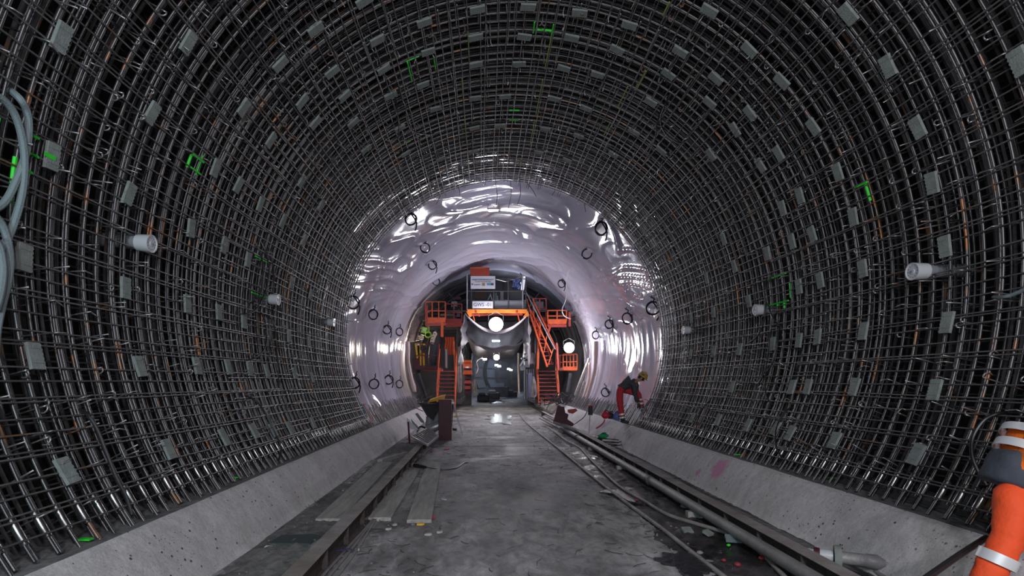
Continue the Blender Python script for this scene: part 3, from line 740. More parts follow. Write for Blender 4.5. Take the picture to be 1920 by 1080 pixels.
# mixer pump behind it
m0 = G(800, 822, 0)
mx, my = -2.30, 17.2
T = Thing('mortar_mixer', (mx, my, 0), 'grey mortar mixer with a dark funnel hopper left of the maroon box section', 'mixer')
T.part('hopper', MB().lathe([(.09, .58), (.14, .72), (.34, 1.06), (.42, 1.10), (.42, 1.14), (.38, 1.12), (.30, 1.02), (.1, .70)], Matrix.Translation((mx+.02, my, 0)), 20), M['dsteel'], True)
T.part('motor', MB().lathe([(0, -.26), (.12, -.26), (.15, -.2), (.15, .16), (.12, .22), (0, .22)], Matrix.Translation((mx+.16, my-.15, .36)) @ Matrix.Rotation(1.2, 4, 'Y'), 18), M['gsteel'], True)
T.part('mixing_drum', MB().lathe([(0, -.2), (.11, -.2), (.13, 0), (.11, .28), (0, .28)], Matrix.Translation((mx-.02, my, .40)), 16), M['grey'], True)
for dx, dy in ((-.2, -.2), (.25, -.25), (0, .25)): T.part('leg', MB().beam((mx+dx*.3, my+dy*.3, .36), (mx+dx, my+dy, 0), .04, .04), M['dsteel'])
T.part('outlet_hose', MB().tube(smoothpath([(mx-.1, my-.1, .3), (mx-.28, my-.25, .38), (mx-.38, my-.3, .2), (mx-.34, my-.3, .03), (mx-.1, my-.45, .03)], 6), .03, 8), M['cable'], True)
# site table with generator
gx, gy = -1.98, 17.9
T = Thing('control_cabinet', (gx, gy, 0), 'grey metal cabinet on legs partly hidden behind the maroon box section', 'cabinet')
T.part('cabinet_body', MB().box((gx, gy, .72), (.62, .45, .62), bev=.015), M['grey'])
T.part('cabinet_top', MB().box((gx, gy, 1.05), (.70, .52, .035), bev=.008), M['gsteel'])
T.part('blue_strip', MB().box((gx-.02, gy-.232, .47), (.5, .012, .07)), mat('pale_blue', (.25, .4, .45), .5))
for dx in (-.27, .27):
    for dy in (-.18, .18): T.part('leg', MB().box((gx+dx, gy+dy, .205), (.05, .05, .41)), M['gsteel'])
yl = [W(803, 755, 17.4), W(806, 750, 17.5), W(815, 747, 17.6), W(826, 743.5, 17.8), W(834, 741.5, 18.0)]
sh = MB()
vs = []; fs = []
for i, p in enumerate(yl): vs += [p+Vector((0, -.2, 0)), p+Vector((0, .3, .03)), p+Vector((0, .3, .0)), p+Vector((0, -.2, -.05-.02*i))]
for i in range(len(yl)-1):
    for k in range(4): j = (k+1) % 4; fs.append((4*i+k, 4*i+j, 4*i+4+j, 4*i+4+k))
fs += [(3, 2, 1, 0), (16, 17, 18, 19)]
sh.add(vs, fs); single('yellow_cover', sh, M['yellow'], 'curved yellow plastic cover lying on the grey cabinet', 'cover', True)
pb = MB()
vs = []; fs = []
for i in range(9):
    for j in range(5):
        vs.append((gx-.22+.62*i/8, gy-.2+.4*j/4, 1.075+.13*sin(pi*i/8)*(.6+.4*sin(pi*j/4))+.02*noise.noise((i, j, 0))))
for i in range(8):
    for j in range(4): a = i*5+j; fs.append((a, a+5, a+6, a+1))
pb.add(vs, fs); o = single('sheet_heap', pb, M['lightfab'], 'crumpled pale sheet draped on the cabinet under the yellow cover', 'sheet', True)
so = o.modifiers.new('s', 'SOLIDIFY'); so.thickness = .012
hk = MB(); vs = [W(819-.0, 757, 17.35), W(812, 768, 17.35), W(808, 771, 17.35), W(815.5, 772, 17.35)]
hk.add(vs+[v+Vector((0, .02, 0)) for v in vs], [(0, 1, 2, 3), (7, 6, 5, 4), (0, 4, 5, 1), (1, 5, 6, 2), (2, 6, 7, 3), (3, 7, 4, 0)]); single('cloth_rag', hk, M['white'], 'pale rag hanging from the front edge of the grey cabinet', 'rag')
# survey tripod right of the column
tx, ty = W(849, 757, 18.2).x, 18.2
T = Thing('survey_tripod', (tx, ty, 0), 'pale survey tripod with splayed legs right of the maroon box section', 'tripod')
T.part('head', MB().lathe([(0, 0), (.07, 0), (.08, .04), (.05, .10), (.03, .16), (0, .16)], Matrix.Translation((tx, ty, 1.02)), 14), M['white'], True)
for dx, dy in ((.34, -.1), (-.04, -.3), (-.2, .3)):
    T.part('leg', MB().tube([(tx+dx*.1, ty+dy*.1, 1.03), (tx+dx*.6, ty+dy*.6, .42), (tx+dx, ty+dy, 0)], [.026, .024, .012], 6), M['white' if dx > 0 else 'dsteel'])
T.part('clamp', MB().box((tx+.12, ty-.08, .62), (.09, .05, .07)), M['yellow'])
# semicircular plates leaning on the kerb, post
def leaning(pts, t, m, name, label, cat):
    q = [Vector(p) for p in pts]; n = (q[1]-q[0]).cross(q[2]-q[0]).normalized()*t; k = len(q)
    mb = MB().add(q+[p+n for p in q], [tuple(range(k-1, -1, -1)), tuple(range(k, 2*k))]+[(i, (i+1) % k, k+(i+1) % k, k+i) for i in range(k)])
    return single(name, mb, m, label, cat)
def leafplate(p0, p1, bulge, Y, name, label, m='white'):
    a = W(*p0, Y); b = W(*p1, Y-.2); d = b-a; L = d.length; u = d.normalized(); nrm = Vector((u.z, 0, -u.x)).normalized(); 
    if nrm.x > 0: nrm = -nrm
    pts = [a+d*(i/12)-nrm*bulge*sin(pi*i/12)*-1 for i in range(13)]
    leaning(pts, .02, M[m], name, label, 'plate')
leafplate((763, 783), (785, 806), .17, 17.0, 'curved_plate', 'pale semicircular plate leaning on the left kerb, nearest the post')
leafplate((771, 785), (790, 805), .10, 17.1, 'curved_plate', 'narrow curved plate behind the pale semicircular one on the left kerb', 'gsteel')
lp = [W(778, 776, 17.0), W(783, 774, 17.0), W(795, 790, 16.8), W(795, 794, 16.8), W(788, 790, 16.8)]
leaning(lp, .03, M['gsteel'], 'steel_angle', 'grey steel offcut leaning between the kerb and the mixer', 'steel offcut')
p0 = G(768, 832, 0)
T = Thing('guard_post', (p0.x, p0.y, 0), 'thin maroon steel post standing at the foot of the left kerb', 'post')
T.part('post_tube', MB().tube([(p0.x, p0.y, 0), (p0.x-.04, p0.y, .64)], .028, 8), M['maroon'], True)
T.part('foot_plate', MB().box((p0.x, p0.y, .01), (.22, .2, .02)), M['dsteel'])
a = W(775, 763, 17.5); b = W(793, 771, 17.2)
single('red_bar', MB().tube([a, b], .014, 6), M['rosy'], 'thin red bar leaning over the left kerb towards the mixer', 'bar')
# scraps
def scrap(px, py, w_, h_, m, label, cat, name, t=.012, rot=None, z=0.004):
    c = G(px, py, 0); k = 7; rnd = random.Random(px*7+py); a0 = rnd.uniform(0, 3) if rot is None else rot
    poly = []
    for i in range(k):
        a = 2*pi*i/k; r = rnd.uniform(.7, 1.15); x = w_/2*r*cos(a); y = h_/2*r*sin(a); poly.append((x*cos(a0*.3)-y*sin(a0*.3), x*sin(a0*.3)+y*cos(a0*.3)))
    mb = MB().prism(poly, Matrix.Translation((c.x, c.y, z)) @ Matrix.Rotation(rnd.uniform(-.06, .06), 4, 'X'), t)
    n = len(mb.v)//2
    for i in range(n, 2*n): mb.v[i] = (mb.v[i][0], mb.v[i][1], mb.v[i][2]+rnd.uniform(0, t*1.2))
    return single(name, mb, M[m], label, cat)
scrap(838, 843, .14, .16, 'red', 'bright red plastic scrap on the road beyond the planks', 'scrap', 'plastic_scrap')
scrap(809, 848, .05, .12, 'red', 'small red scrap at the far end of the plank pile', 'scrap', 'plastic_scrap')
scrap(812, 972, .05, .07, 'red', 'small red scrap beside the near end of the rightmost plank', 'scrap', 'plastic_scrap')
scrap(789, 985, .11, .06, 'yellow', 'yellow paper scrap in front of the rightmost plank', 'scrap', 'paper_scrap')
scrap(775, 985, .07, .05, 'stone', 'grey scrap left of the yellow paper scrap', 'scrap', 'paper_scrap')
scrap(740, 986, .08, .05, 'paper', 'crumpled white scrap in front of the middle plank', 'scrap', 'paper_scrap')
scrap(729, 994, .09, .03, 'paper', 'thin pale scrap just below the crumpled white one, left on the road', 'scrap', 'paper_scrap')
scrap(803, 1004, .09, .05, 'paper', 'white paper scrap in front of the yellow one on the open road', 'scrap', 'paper_scrap')
scrap(824, 1000, .08, .03, 'paper', 'white paper scrap right of the yellow one on the open road', 'scrap', 'paper_scrap')
scrap(833, 938, .03, .12, 'paper', 'slim pale stick lying right of the rightmost plank', 'scrap', 'wood_scrap')
scrap(502, 1028, .10, .05, 'paper', 'white scrap at the foot of the left kerb near the bottom edge', 'scrap', 'paper_scrap')
scrap(643, 922, .04, .06, 'paper', 'tiny pale pebble-like scrap between the kerb and the broad plank', 'scrap', 'paper_scrap')
scrap(670, 1033, .05, .04, 'paper', 'little pale scrap right of the blue strap', 'scrap', 'paper_scrap')
scrap(853, 807, .16, .3, 'black', 'dark clod on the road right of the maroon box section', 'scrap', 'dirt_clod', .05)
scrap(1012, 871, .16, .12, 'paper', 'white scrap on the road left of the long pale hose', 'scrap', 'paper_scrap')
# loose grit and crumbs on the road
gr = MB(); rnd = random.Random(4)
for i in range(1500):
    x = rnd.choice((rnd.uniform(-3.0, 3.0), rnd.uniform(1.0, 3.0), rnd.gauss(-2.3, .5))); y = 4+22*rnd.random()**1.6; r = rnd.uniform(.005, .020)
    if abs(x) > 3.05: continue
    vs = [(x+r*rnd.uniform(.6, 1.3)*cx, y+r*rnd.uniform(.6, 1.3)*cy, .006+r*(.9*cz+.2)) for cx, cy, cz in ((1, 0, 0), (0, 1, 0), (-1, 0, 0), (0, -1, 0), (0, 0, 1))]
    gr.add(vs, [(0, 1, 4), (1, 2, 4), (2, 3, 4), (3, 0, 4)])
single('road_grit', gr, M['stone'], 'loose grit and crumbs scattered over the whole road surface', 'grit', kind='stuff')

lt = MB(); rnd = random.Random(14)
for i in range(900):
    x = rnd.choice((rnd.uniform(-3.0, 3.0), rnd.uniform(.9, 2.2), rnd.gauss(-1.9, .6))); y = 4+18*rnd.random()**1.5; a = rnd.uniform(0, pi); q = rnd.uniform(.02, .11)
    if abs(x) > 3.0 or -2.28 < x < -2.04: continue
    pts = [(x+q*t*cos(a)+.25*q*t*t*sin(a), y+q*t*sin(a)-.25*q*t*t*cos(a), .014+.004*(i % 3)) for t in (-1, 0, 1)]
    lt.tube(pts, rnd.uniform(.0022, .005), 3)
single('road_litter', lt, M['web'], 'thin dark fibres and tie wire ends strewn over the road', 'litter', kind='stuff')

# ---------------------------------------------------------------- on the road, right side
def mudstrip(name, x0, x1, y0, y1, label, amp=.05, seed=0, m='mud', cat='mud'):
    mb = MB(); nx, ny = 44, int((y1-y0)*16); vs = []; fs = []
    for j in range(ny+1):
        y = y0+(y1-y0)*j/ny
        wob = .35*noise.noise((y*.6, seed, 0))+.15*noise.noise((y*2, seed, 3))
        for i in range(nx+1):
            t = i/nx; a = x0+wob; x = a+(x1-a)*t
            e = min(1, t*4)*min(1, (1-t)*8+.3)
            h = -.01+e*(.018+amp*(.5+.5*noise.noise((x*2.5, y*2.0, seed)))+.028*noise.noise((x*11, y*9, seed))+.014*noise.noise((x*26, y*20, seed)))
            vs.append((x, y, h))
    for j in range(ny):
        for i in range(nx): a = j*(nx+1)+i; fs.append((a, a+1, a+nx+2, a+nx+1))
    mb.add(vs, fs); return single(name, mb, M[m], label, cat, True, kind='stuff')
mudstrip('mud', 1.45, 3.18, 3.0, 14.6, 'dark wet mud between the open road and the right kerb', .035, 2)
mudstrip('dirt', -1.95, -3.15, 3.0, 15.8, 'dry dirt along the foot of the left kerb', .015, 5, 'dirt', 'dirt')
T = Thing('drain_pipe', (2.27, 3.0, 0), 'long dusty grey pipe running along the right beam', 'pipe')
PX = 2.27
T.part('pipe', MB().tube([(PX, 3.0, .16), (PX+.01, 9.3, .15), (PX, 15, .14), (PX-.03, 25, .12)], .066, 16), M['pipe'], True)
for y in (9.15, 16.1, 21.0): T.part('coupling', MB().tube([(PX, y-.07, .15), (PX, y+.07, .15)], .080, 16), M['dsteel'], True)
for y in (4.4, 7.2, 11, 14, 19): T.part('support_block', MB().box((PX, y, .045), (.2, .1, .10)), M['wood'])
T = Thing('short_pipe', (2.62, 14, 0), 'pale pipe length lying behind the right beam, ending near the green cloth', 'pipe')
a = W(1040, 791, 19.5); b = W(1118, 822, 15.6)
T.part('pipe', MB().tube([a, b], .07, 14), M['pipe'], True); T.part('pipe_end_collar', MB().tube([b, b+(b-a).normalized()*.25], .085, 14), M['dsteel'], True)
T.part('pipe_rest', MB().box((b.x, b.y+.1, b.z/2-.03), (.25, .12, b.z-.05)), M['dsteel'])
for i, (p0, p1) in enumerate((((1022, 779), (1066, 800)), ((1012, 784), (1050, 803)))):
    a = W(*p0, 23.5); b = W(*p1, 18.5); single('conduit_pipe', MB().tube([a, b], .035, 8), M['pipe'], ['upper', 'lower'][i]+' thin pipe lying between the right beam and the maroon plates', 'pipe', True)
def hose(pts, r, label, z=.02, m='whitehose'):
    return single('hose', MB().tube(smoothpath([G(x, y, z) for x, y in pts], 6), r, 10), M[m], label, 'hose', True)
hose([(972, 768), (974, 775), (985, 790), (1003, 806), (1050, 843), (1090, 876), (1128, 907), (1174, 942), (1241, 991), (1294, 1033), (1361, 1084), (1400, 1115)], .026, 'long straight pale hose lying on the road, left one of two', .03)
hose([(1037, 808), (1050, 817), (1063, 827), (1083, 837), (1093, 845), (1106, 860), (1134, 887), (1163, 913), (1206, 938), (1250, 964), (1306, 982), (1359, 998), (1397, 1013), (1423, 1033), (1450, 1060), (1490, 1100)], .024, 'winding pale hose between the straight hose and the grey pipe', .05)
a = G(1262, 895, .08); 
single('steel_flat', MB().box(G(1265, 897, .09), (.22, .04, .01), Matrix.Rotation(.2, 3, 'Z')), M['black'], 'small black flat bar lying on mud between beam and right kerb', 'flat bar')
# hose coupling by the kerb
c = [G(1540, 1030, .12), G(1560, 1040, .12), G(1573, 1044, .12), G(1590, 1052, .12), G(1603, 1053, .12)]
T = Thing('hose_coupling', (c[2].x, c[2].y, 0), 'pale hose coupling with a round flange behind the right beam', 'hose coupling')
d = Vector((1, -.55, 0)).normalized(); o_ = Vector(G(1575, 1045, .13)); R_ = d.to_track_quat('Z', 'Y').to_matrix().to_4x4()
Mx = Matrix.Translation(o_) @ R_
T.part('hose_neck', MB().lathe([(0, -.33), (.045, -.33), (.05, -.25), (.045, -.24), (.06, -.2), (.06, -.06), (0, -.06)], Mx, 18), M['plastic'], True)
T.part('clamp_ring', MB().lathe([(.052, -.22), (.066, -.22), (.066, -.17), (.052, -.17)], Mx, 18), M['maroon'], True)
T.part('flange', MB().lathe([(0, -.05), (.11, -.05), (.115, -.02), (.11, .01), (0, .01)], Mx, 24), M['spacer'], True)
T.part('spigot', MB().lathe([(0, 0), (.06, 0), (.062, .2), (.07, .21), (.07, .3), (.03, .36), (0, .36)], Mx, 18), M['pipe'], True)
T.part('yellow_hose', MB().tube(smoothpath([o_+d*.34, o_+d*.5-Vector((0, 0, .03)), G(1640, 1068, .04), G(1690, 1100, .03)], 5), .02, 8), M['whitehose'], True)
single('conduit', MB().tube(smoothpath([W(1850, 1008, 4.0), W(1800, 1040, 3.85), W(1735, 1085, 3.6)], 5), .022, 8), M['black'], 'black corrugated conduit running down the right kerb behind the person in orange', 'conduit', True)
# muddy litter
def shard(px, py, w_, h_, m, label, name='plastic_shard', z=.07, tilt=.5):
    c = G(px, py, z); R_ = Matrix.Translation(c) @ Matrix.Rotation(tilt, 4, 'Z') @ Matrix.Rotation(.35, 4, 'X')
    n = 12; poly = [(-w_/2, -h_/2), (w_/2, -h_/2)]+[(w_/2-w_*i/n, h_/2+(.006 if i % 2 else -.006)) for i in range(n+1)]
    return single(name, MB().prism(poly, R_, .03), M[m], label, 'block')
shard(1375, 1012, .17, .11, 'greyhose', 'blue-grey plastic block lying under the winding hose', tilt=-.25)
shard(1327, 1001, .10, .09, 'spacer', 'small ribbed pale block lying left of the blue-grey one in the mud', tilt=.6)
shard(1288, 996, .12, .10, 'spacer', 'grey concrete block half sunk in the mud, leftmost', tilt=.1, z=.04)
shard(1487, 1066, .13, .12, 'plastic', 'pale perforated plastic piece lying close to the grey pipe', tilt=.4)
for i, (px, py, r, m, lb) in enumerate(((1283, 949, .05, 'stone', 'rounded grey stone beside the pipe, upper one'), (1353, 988, .045, 'stone', 'rounded pale stone by the pipe above the blue-grey block'), (1383, 1058, .03, 'dullred', 'small red lump in the mud near the bottom edge, upper'), (1357, 1050, .022, 'dullred', 'small red lump in the mud near the bottom edge, left one'),
    (1430, 1046, .035, 'dullred', 'small red lump between the winding hose and the pipe'), (1467, 1051, .018, 'dullred', 'tiny red lump at the pipe, above the perforated piece'), (1194, 937, .022, 'dullred', 'tiny red lump left of the puddle between the hoses'), (1366, 1022, .02, 'green', 'green fleck under the blue-grey block'), (1312, 1036, .03, 'stone', 'little grey stone left of the straight hose end'))):
    c = G(px, py, .05); q = Matrix.Translation(c) @ Matrix.Diagonal((1.2, 1, .7, 1))
    prof = [(0, -r), (r*.6, -r*.8), (r*1.05, -.1*r), (r*.8, r*.6), (r*.3, r*.95), (0, r)]
    mb = MB().lathe(prof, q, 9)
    mb.v = [(x+.2*r*noise.noise((x*40, y*40, z*40)), y, z+.2*r*noise.noise((y*40, x*40, z*40))) for x, y, z in mb.v]
    single('stone' if m == 'stone' else 'lump', mb, M[m], lb, 'stone' if m == 'stone' else 'lump', 'all')
# puddles
def puddle(cx, cy, rx, ry, seed, label, z=.012, rot=0):
    n = 64; vs = [(cx, cy, z)]; fs = []
    for i in range(n):
        a = 2*pi*i/n; r = 1+.75*noise.noise((cos(a)*1.6, sin(a)*1.6, seed*3.3))+.42*noise.noise((cos(a)*4, sin(a)*4, seed))
        x, y = rx*r*cos(a), ry*r*sin(a); vs.append((cx+x*cos(rot)-y*sin(rot), cy+x*sin(rot)+y*cos(rot), z)); fs.append((0, i+1, (i+1) % n+1))
    vs2 = [(x, y, z-.02) for x, y, z in vs]; b = len(vs)
    single('puddle', MB().add(vs+vs2[1:], fs+[(i+1, b+i, b+(i+1) % n, (i+1) % n+1) for i in range(n)]), M['water'], label, 'puddle')
p = G(935, 787, 0); puddle(p.x, p.y+.8, .66, 3.0, 1, 'bright wet patch in the middle of the road towards the gantry', .02)
p = G(1200, 928, 0); puddle(p.x-.1, p.y, .42, .55, 2, 'shallow puddle between the two pale hoses', .036)
p = G(1290, 1060, 0); puddle(p.x, p.y, .26, .30, 3, 'dark puddle at the road edge near the bottom of the picture', .036)
puddle(2.88, 8.8, .14, 3.6, 4, 'long thin puddle along the foot of the right kerb', .045)
p = G(925, 752, 0); puddle(p.x, 46.5, 1.4, 3.5, 5, 'wet sheen on the road beyond the gantry', .015)
# maroon formwork plates
def plate(pts, Y, t, m, name, label, cat='formwork plate'):
    v = [W(x, y, Y+(q if len(r) > 2 else 0)) for r in pts for x, y, *qq in [r] for q in [qq[0] if qq else 0]]
    return leaning(v, t, M[m], name, label, cat)
plate([(1046, 760), (1058, 763), (1060, 774), (1066, 777), (1064, 786), (1076, 794), (1073, 801), (1038, 790)], 18.6, .06, 'maroon', 'formwork_plate', 'stepped dark maroon formwork plate leaning by the right kerb')
plate([(1047, 759), (1059, 762), (1063, 760), (1051, 757)], 18.6, .05, 'lightfab', 'plate_edge_strip', 'pale strip lying along the top of the maroon plate', 'strip')
plate([(1064, 768), (1080, 766), (1083, 770), (1074, 776), (1066, 774)], 19.2, .05, 'rosy', 'formwork_offcut', 'reddish board offcut lying on the right kerb beside the maroon plate', 'board')
# floodlight stand on kerb
a = G(1104, 812, .05); hd = W(1107, 767, a.y+.2)
T = Thing('lamp_stand', (a.x, a.y, 0), 'thin lamp stand with a black box head in front of the right kerb', 'lamp stand')
T.part('pole', MB().tube([(a.x, a.y, 0), (hd.x, hd.y, hd.z)], .016, 7), M['gsteel'], True)
T.part('lamp_head', MB().box(hd+Vector((0, 0, -.06)), (.15, .12, .30), bev=.02), M['black'])
T.part('head_cap', MB().box(hd+Vector((0, 0, .12)), (.15, .12, .05), bev=.01), M['rosy'])
T.part('foot', MB().box((a.x, a.y, .01), (.3, .3, .02)), M['dsteel'])
# bags on the kerb
def bag(px, py, w_, h_, m, label, Y=15.9, name='bag'):
    c = W(px, py, Y); vs = []; fs = []; nu, nv = 18, 10
    for j in range(nv+1):
        t = j/nv
        for i in range(nu):
            a = 2*pi*i/nu; r = (sin(pi*min(1, t*.93+.06)))**.6; n_ = .25*noise.noise((cos(a)*1.7, sin(a)*1.7+px, t*3))
            vs.append((c.x+w_/2*r*(1+n_)*cos(a), c.y+w_*.4*r*(1+n_)*sin(a), c.z-h_/2+h_*t*(1+.15*noise.noise((cos(a), sin(a), px)))))
    for j in range(nv):
        for i in range(nu): k = (i+1) % nu; fs.append((j*nu+i, j*nu+k, j*nu+nu+k, j*nu+nu+i))
    fs += [tuple(range(nu-1, -1, -1)), tuple(nv*nu+i for i in range(nu))]
    T = Thing(name, (c.x, c.y, c.z-h_/2), label, 'bag'); T.part('bag_body', MB().add(vs, fs), M[m], 'all')
    T.part('handle', MB().tube(smoothpath([(c.x-.06, c.y-.05, c.z+h_*.42), (c.x-.03, c.y-.1, c.z+h_*.62), (c.x+.04, c.y-.1, c.z+h_*.62), (c.x+.07, c.y-.05, c.z+h_*.42)], 4), .012, 6), M['black'], True)
bag(1135, 778, .24, .22, 'red', 'red bag on the right kerb, left of the black one')
bag(1144, 779, .26, .2, 'black', 'black bag on the right kerb between the red and the blue ones', 16.0)
bag(1157, 780, .24, .24, 'blue', 'blue bag on the right kerb behind the bending person')
p = [W(1134, 787, 15.7), W(1131, 793, 15.6), W(1125, 799, 15.5), W(1118, 803, 15.4)]
single('red_strap', MB().tube(smoothpath(p, 4), .02, 6), M['red'], 'red strap hanging down the right kerb below the red bag', 'strap', True)
bag(1131, 817, .30, .14, 'clothgreen', 'green cloth heap at the foot of the right kerb', 14.9, 'green_cloth')
cc = G(1150, 837, .03); pts = [cc+Vector((.28*cos(a)*(1+.1*sin(3*a)), .3*sin(a)+.02*a, .01*a)) for a in [i*.35 for i in range(44)]]
single('hose_loop', MB().tube(pts, .014, 6), M['cable'], 'black cable loops lying on the ground below the green cloth', 'cable', True)
a, b = W(1056, 800, 17.5), W(1058, 808, 17)
pp = [W(1075, 797, 18.4), W(1085, 790, 18), W(1095, 782, 17.6), W(1101, 771, 17.2)]
single('cable', MB().tube(smoothpath(pp, 5), .014, 6), M['cable'], 'black cable sagging from the lamp stand to the maroon plate', 'cable', True)
# tinted conduits leaving the end of the cage, both sides
for s, base in ((-1, [(676, 757), (683, 770), (690, 785), (694, 793)]), (1, [(1222, 746), (1212, 757), (1205, 770), (1199, 785), (1196, 793)])):
    for k, m in enumerate(('blue', 'clothgreen', 'white', 'red')):
        pts = [W(x+1.6*k*(1 if s < 0 else 1), y, 15.25) for x, y in base]
        single('conduit_tube', MB().tube(smoothpath(pts, 4), .013, 6), M[m], '%s conduit tube at the far end of the %s cage wall, just above the kerb' % ({'blue': 'blue', 'clothgreen': 'green', 'white': 'white', 'red': 'red'}[m], 'left' if s < 0 else 'right'), 'tube', True)
# sheared bits of wall-side spray marks on the mortar ledge
for px, py in ((160, 1013), (442, 896), (1558, 897), (1382, 853)):
    yy = F*(CAM.z-.58)/(py-VY); p = W(px, py, yy)
    MB().box((p.x, p.y, .588), (.10, .05, .012)).build('paint_mark', M['green'], kerbs[-1 if px < 900 else 1])

# ---------------------------------------------------------------- the orange work gantry
YG = 28.6
gb = W(935, 0, YG); GT = Thing('work_gantry', (gb.x, YG, 0), 'orange and dark steel work gantry spanning the bore beyond the white membrane', 'gantry')
def gpart(name, mb, m, smooth=False, parent=None, **k):
    if parent is None: return GT.part(name, mb, m, smooth, **k)
    return mb.build(name, m, parent, smooth, **k)
def bm2(p0, p1, Y, w_=.12, h_=.12, Yb=None): return MB().beam(W(*p0, Y), W(*p1, Yb if Yb else Y), w_, h_, bev=.006)
DY = 8.5
# portal frames
for i, Y in enumerate((YG+1.2, YG+4.0, YG+6.8, YG+9.4)):
    zt = 5.15; xl, xr = -1.95, 2.42
    for x in (xl, xr): gpart('portal_leg', MB().ibeam((x, Y, .62), (x, Y, zt), .26, .26) if False else MB().beam((x, Y, .62), (x, Y, zt), .24, .26, up=(0, 1, 0), bev=.01), M['dsteel'])
    gpart('cross_beam', MB().beam((xl-2.2, Y, zt+.14), (xr+2.1, Y, zt+.14), .24, .26, bev=.01), M['dsteel'])
    # arch truss over the deck
    pts = [onc(a, Y, 4.55) for a in [-1.35+2.7*k/18 for k in range(19)]]
    ar = gpart('arch_frame', MB().tube(pts, .07, 6), M['dsteel'], True)
    for k in (2, 5, 8, 10, 13, 16):
        q = pts[k]; t = Vector((q.x*.62, Y, 5.3+(q.z-5.3)*.15)); MB().beam(q, t, .06, .06).build('arch_strut', M['dsteel'], ar)
for x in (-1.95, 2.42):
    gpart('long_beam', MB().beam((x, YG+.6, 5.42), (x, YG+DY+1, 5.42), .2, .26, bev=.01), M['dsteel'])
    gpart('foot_beam', MB().beam((x, YG+.8, .66), (x, YG+DY+1, .66), .3, .24, bev=.01), M['dsteel'])
# upper deck behind the fascia, cluttered
gpart('upper_deck', MB().box((.25, YG+4.6, 5.62), (7.8, 8.2, .08)), M['dsteel'])
# front platform with bright orange beam
zf = W(0, 584.5, 27.6).z
fx0, fx1 = W(876, 0, 27.6).x, W(988, 0, 27.6).x
fp = gpart('front_platform', MB().beam((fx0, 27.6, zf+.02), (fx1, 27.6, zf+.02), .22, .20, bev=.01), M['orange2'])
for px, d in ((878, -1), (985, 1)):
    q = MB(); a, b, c, dd = W(px-5*0-(4 if d < 0 else -3), 584, 27.5), W(px+5, 583, 27.5), W(px+7, 592, 27.5), W(px+(2 if d < 0 else -4), 594, 27.5)
    q.add([a, b, c, dd]+[v+Vector((0, .22, 0)) for v in (a, b, c, dd)], [(0, 1, 2, 3), (7, 6, 5, 4), (0, 4, 5, 1), (1, 5, 6, 2), (2, 6, 7, 3), (3, 7, 4, 0)])
    q.build('beam_bracket', M['orange2'], fp)
for px in (893, 968): MB().box(W(px, 584.5, 27.47), (.07, .02, .12)).build('beam_slot', M['rosy'], fp)
MB().beam(W(884, 591, 27.8), W(980, 590, 27.8), .10, .08).build('lower_rail', M['rosy'], fp)
MB().box(((fx0+fx1)/2, 28.9, zf+.14), (fx1-fx0-.1, 2.6, .06)).build('deck_plate', M['dsteel'], fp)
for px, py in ((889, 596), (898, 588), (973, 597)): MB().beam(W(px-3, py-10, 27.8), W(px+1, py+6, 27.8), .05, .05).build('diagonal_brace', M['orange'], fp)
# front booth: guard posts and rails, panels, boards
for px, top in ((876, 516), (884, 520), (926, 520), (953, 522), (980, 514), (986, 519)):
    gpart('guard_post', MB().beam(W(px, 581, 27.7), W(px, top, 27.7), .05, .05), M['gsteel' if px in (876, 980) else 'dsteel'])
for py in (523, 546, 563): gpart('guard_rail', bm2((876, py), (986, py), 27.7, .04, .045), M['dsteel'])
gpart('toe_panel', MB().box(W(956, 572, 27.75), (1.58, .03, .42)), M['grey'])
gpart('rear_panel', MB().box(W(930, 553, 29.9), (3.1, .05, 1.7)), mat('soot_panel', (.07, .07, .085), .7))
gpart('mesh_diagonal', MB().tube([W(927, 523, 27.8), W(948, 528, 27.8), W(975, 520, 27.8)], .015, 5), M['gsteel'])
def item(name, c, d, m, label, cat, bev=.015):
    return single(name, MB().box(c, d, bev=bev), M[m] if isinstance(m, str) else m, label, cat)
T = Thing('orange_box', W(900, 517, 28.2), 'dark orange box standing on top of the white banner of the gantry booth', 'box')
T.part('box_body', MB().box(W(900, 510, 28.2)+Vector((0, .2, 0)), (1.00, .7, .42), bev=.02), mat('dark_orange', (.38, .05, .02), .6)); T.part('lid', MB().box(W(896, 503, 28.2)+Vector((0, .2, 0)), (.80, .72, .06), bev=.01), M['orange'])
item('cardboard', W(901, 552, 28.3), (.62, .3, .55), mat('brown_board', (.09, .065, .045), .8), 'brown board standing between banner and letter sign on the gantry', 'board')
item('dark_case', W(968, 554, 28.2), (.75, .5, .50), mat('case_grey', (.05, .052, .06), .5), 'dark case with pale marks on the right of the gantry front deck', 'case')
item('machine_block', W(941, 556, 28.3), (.18, .3, .55), mat('pale_machine', (.28, .26, .25), .6), 'pale machine part standing in the middle of the gantry front deck', 'machine')
for i, (px, py, a) in enumerate(((916, 560, .7), (921, 557, -.5), (930, 556, 0), (933, 561, 0))):
    c = W(px, py, 28.3); MBx = MB().beam(c-Vector((.12*sin(a), 0, .12*cos(a)+.06)), c+Vector((.12*sin(a), 0, .12*cos(a)+.06)), .06, .04)
    single('pale_green_pipe', MBx, mat('pale_green', (.35, .6, .55), .5), 'pale green pipe piece on the gantry deck, %s from the left' % ('first second third fourth'.split()[i]), 'pipe')
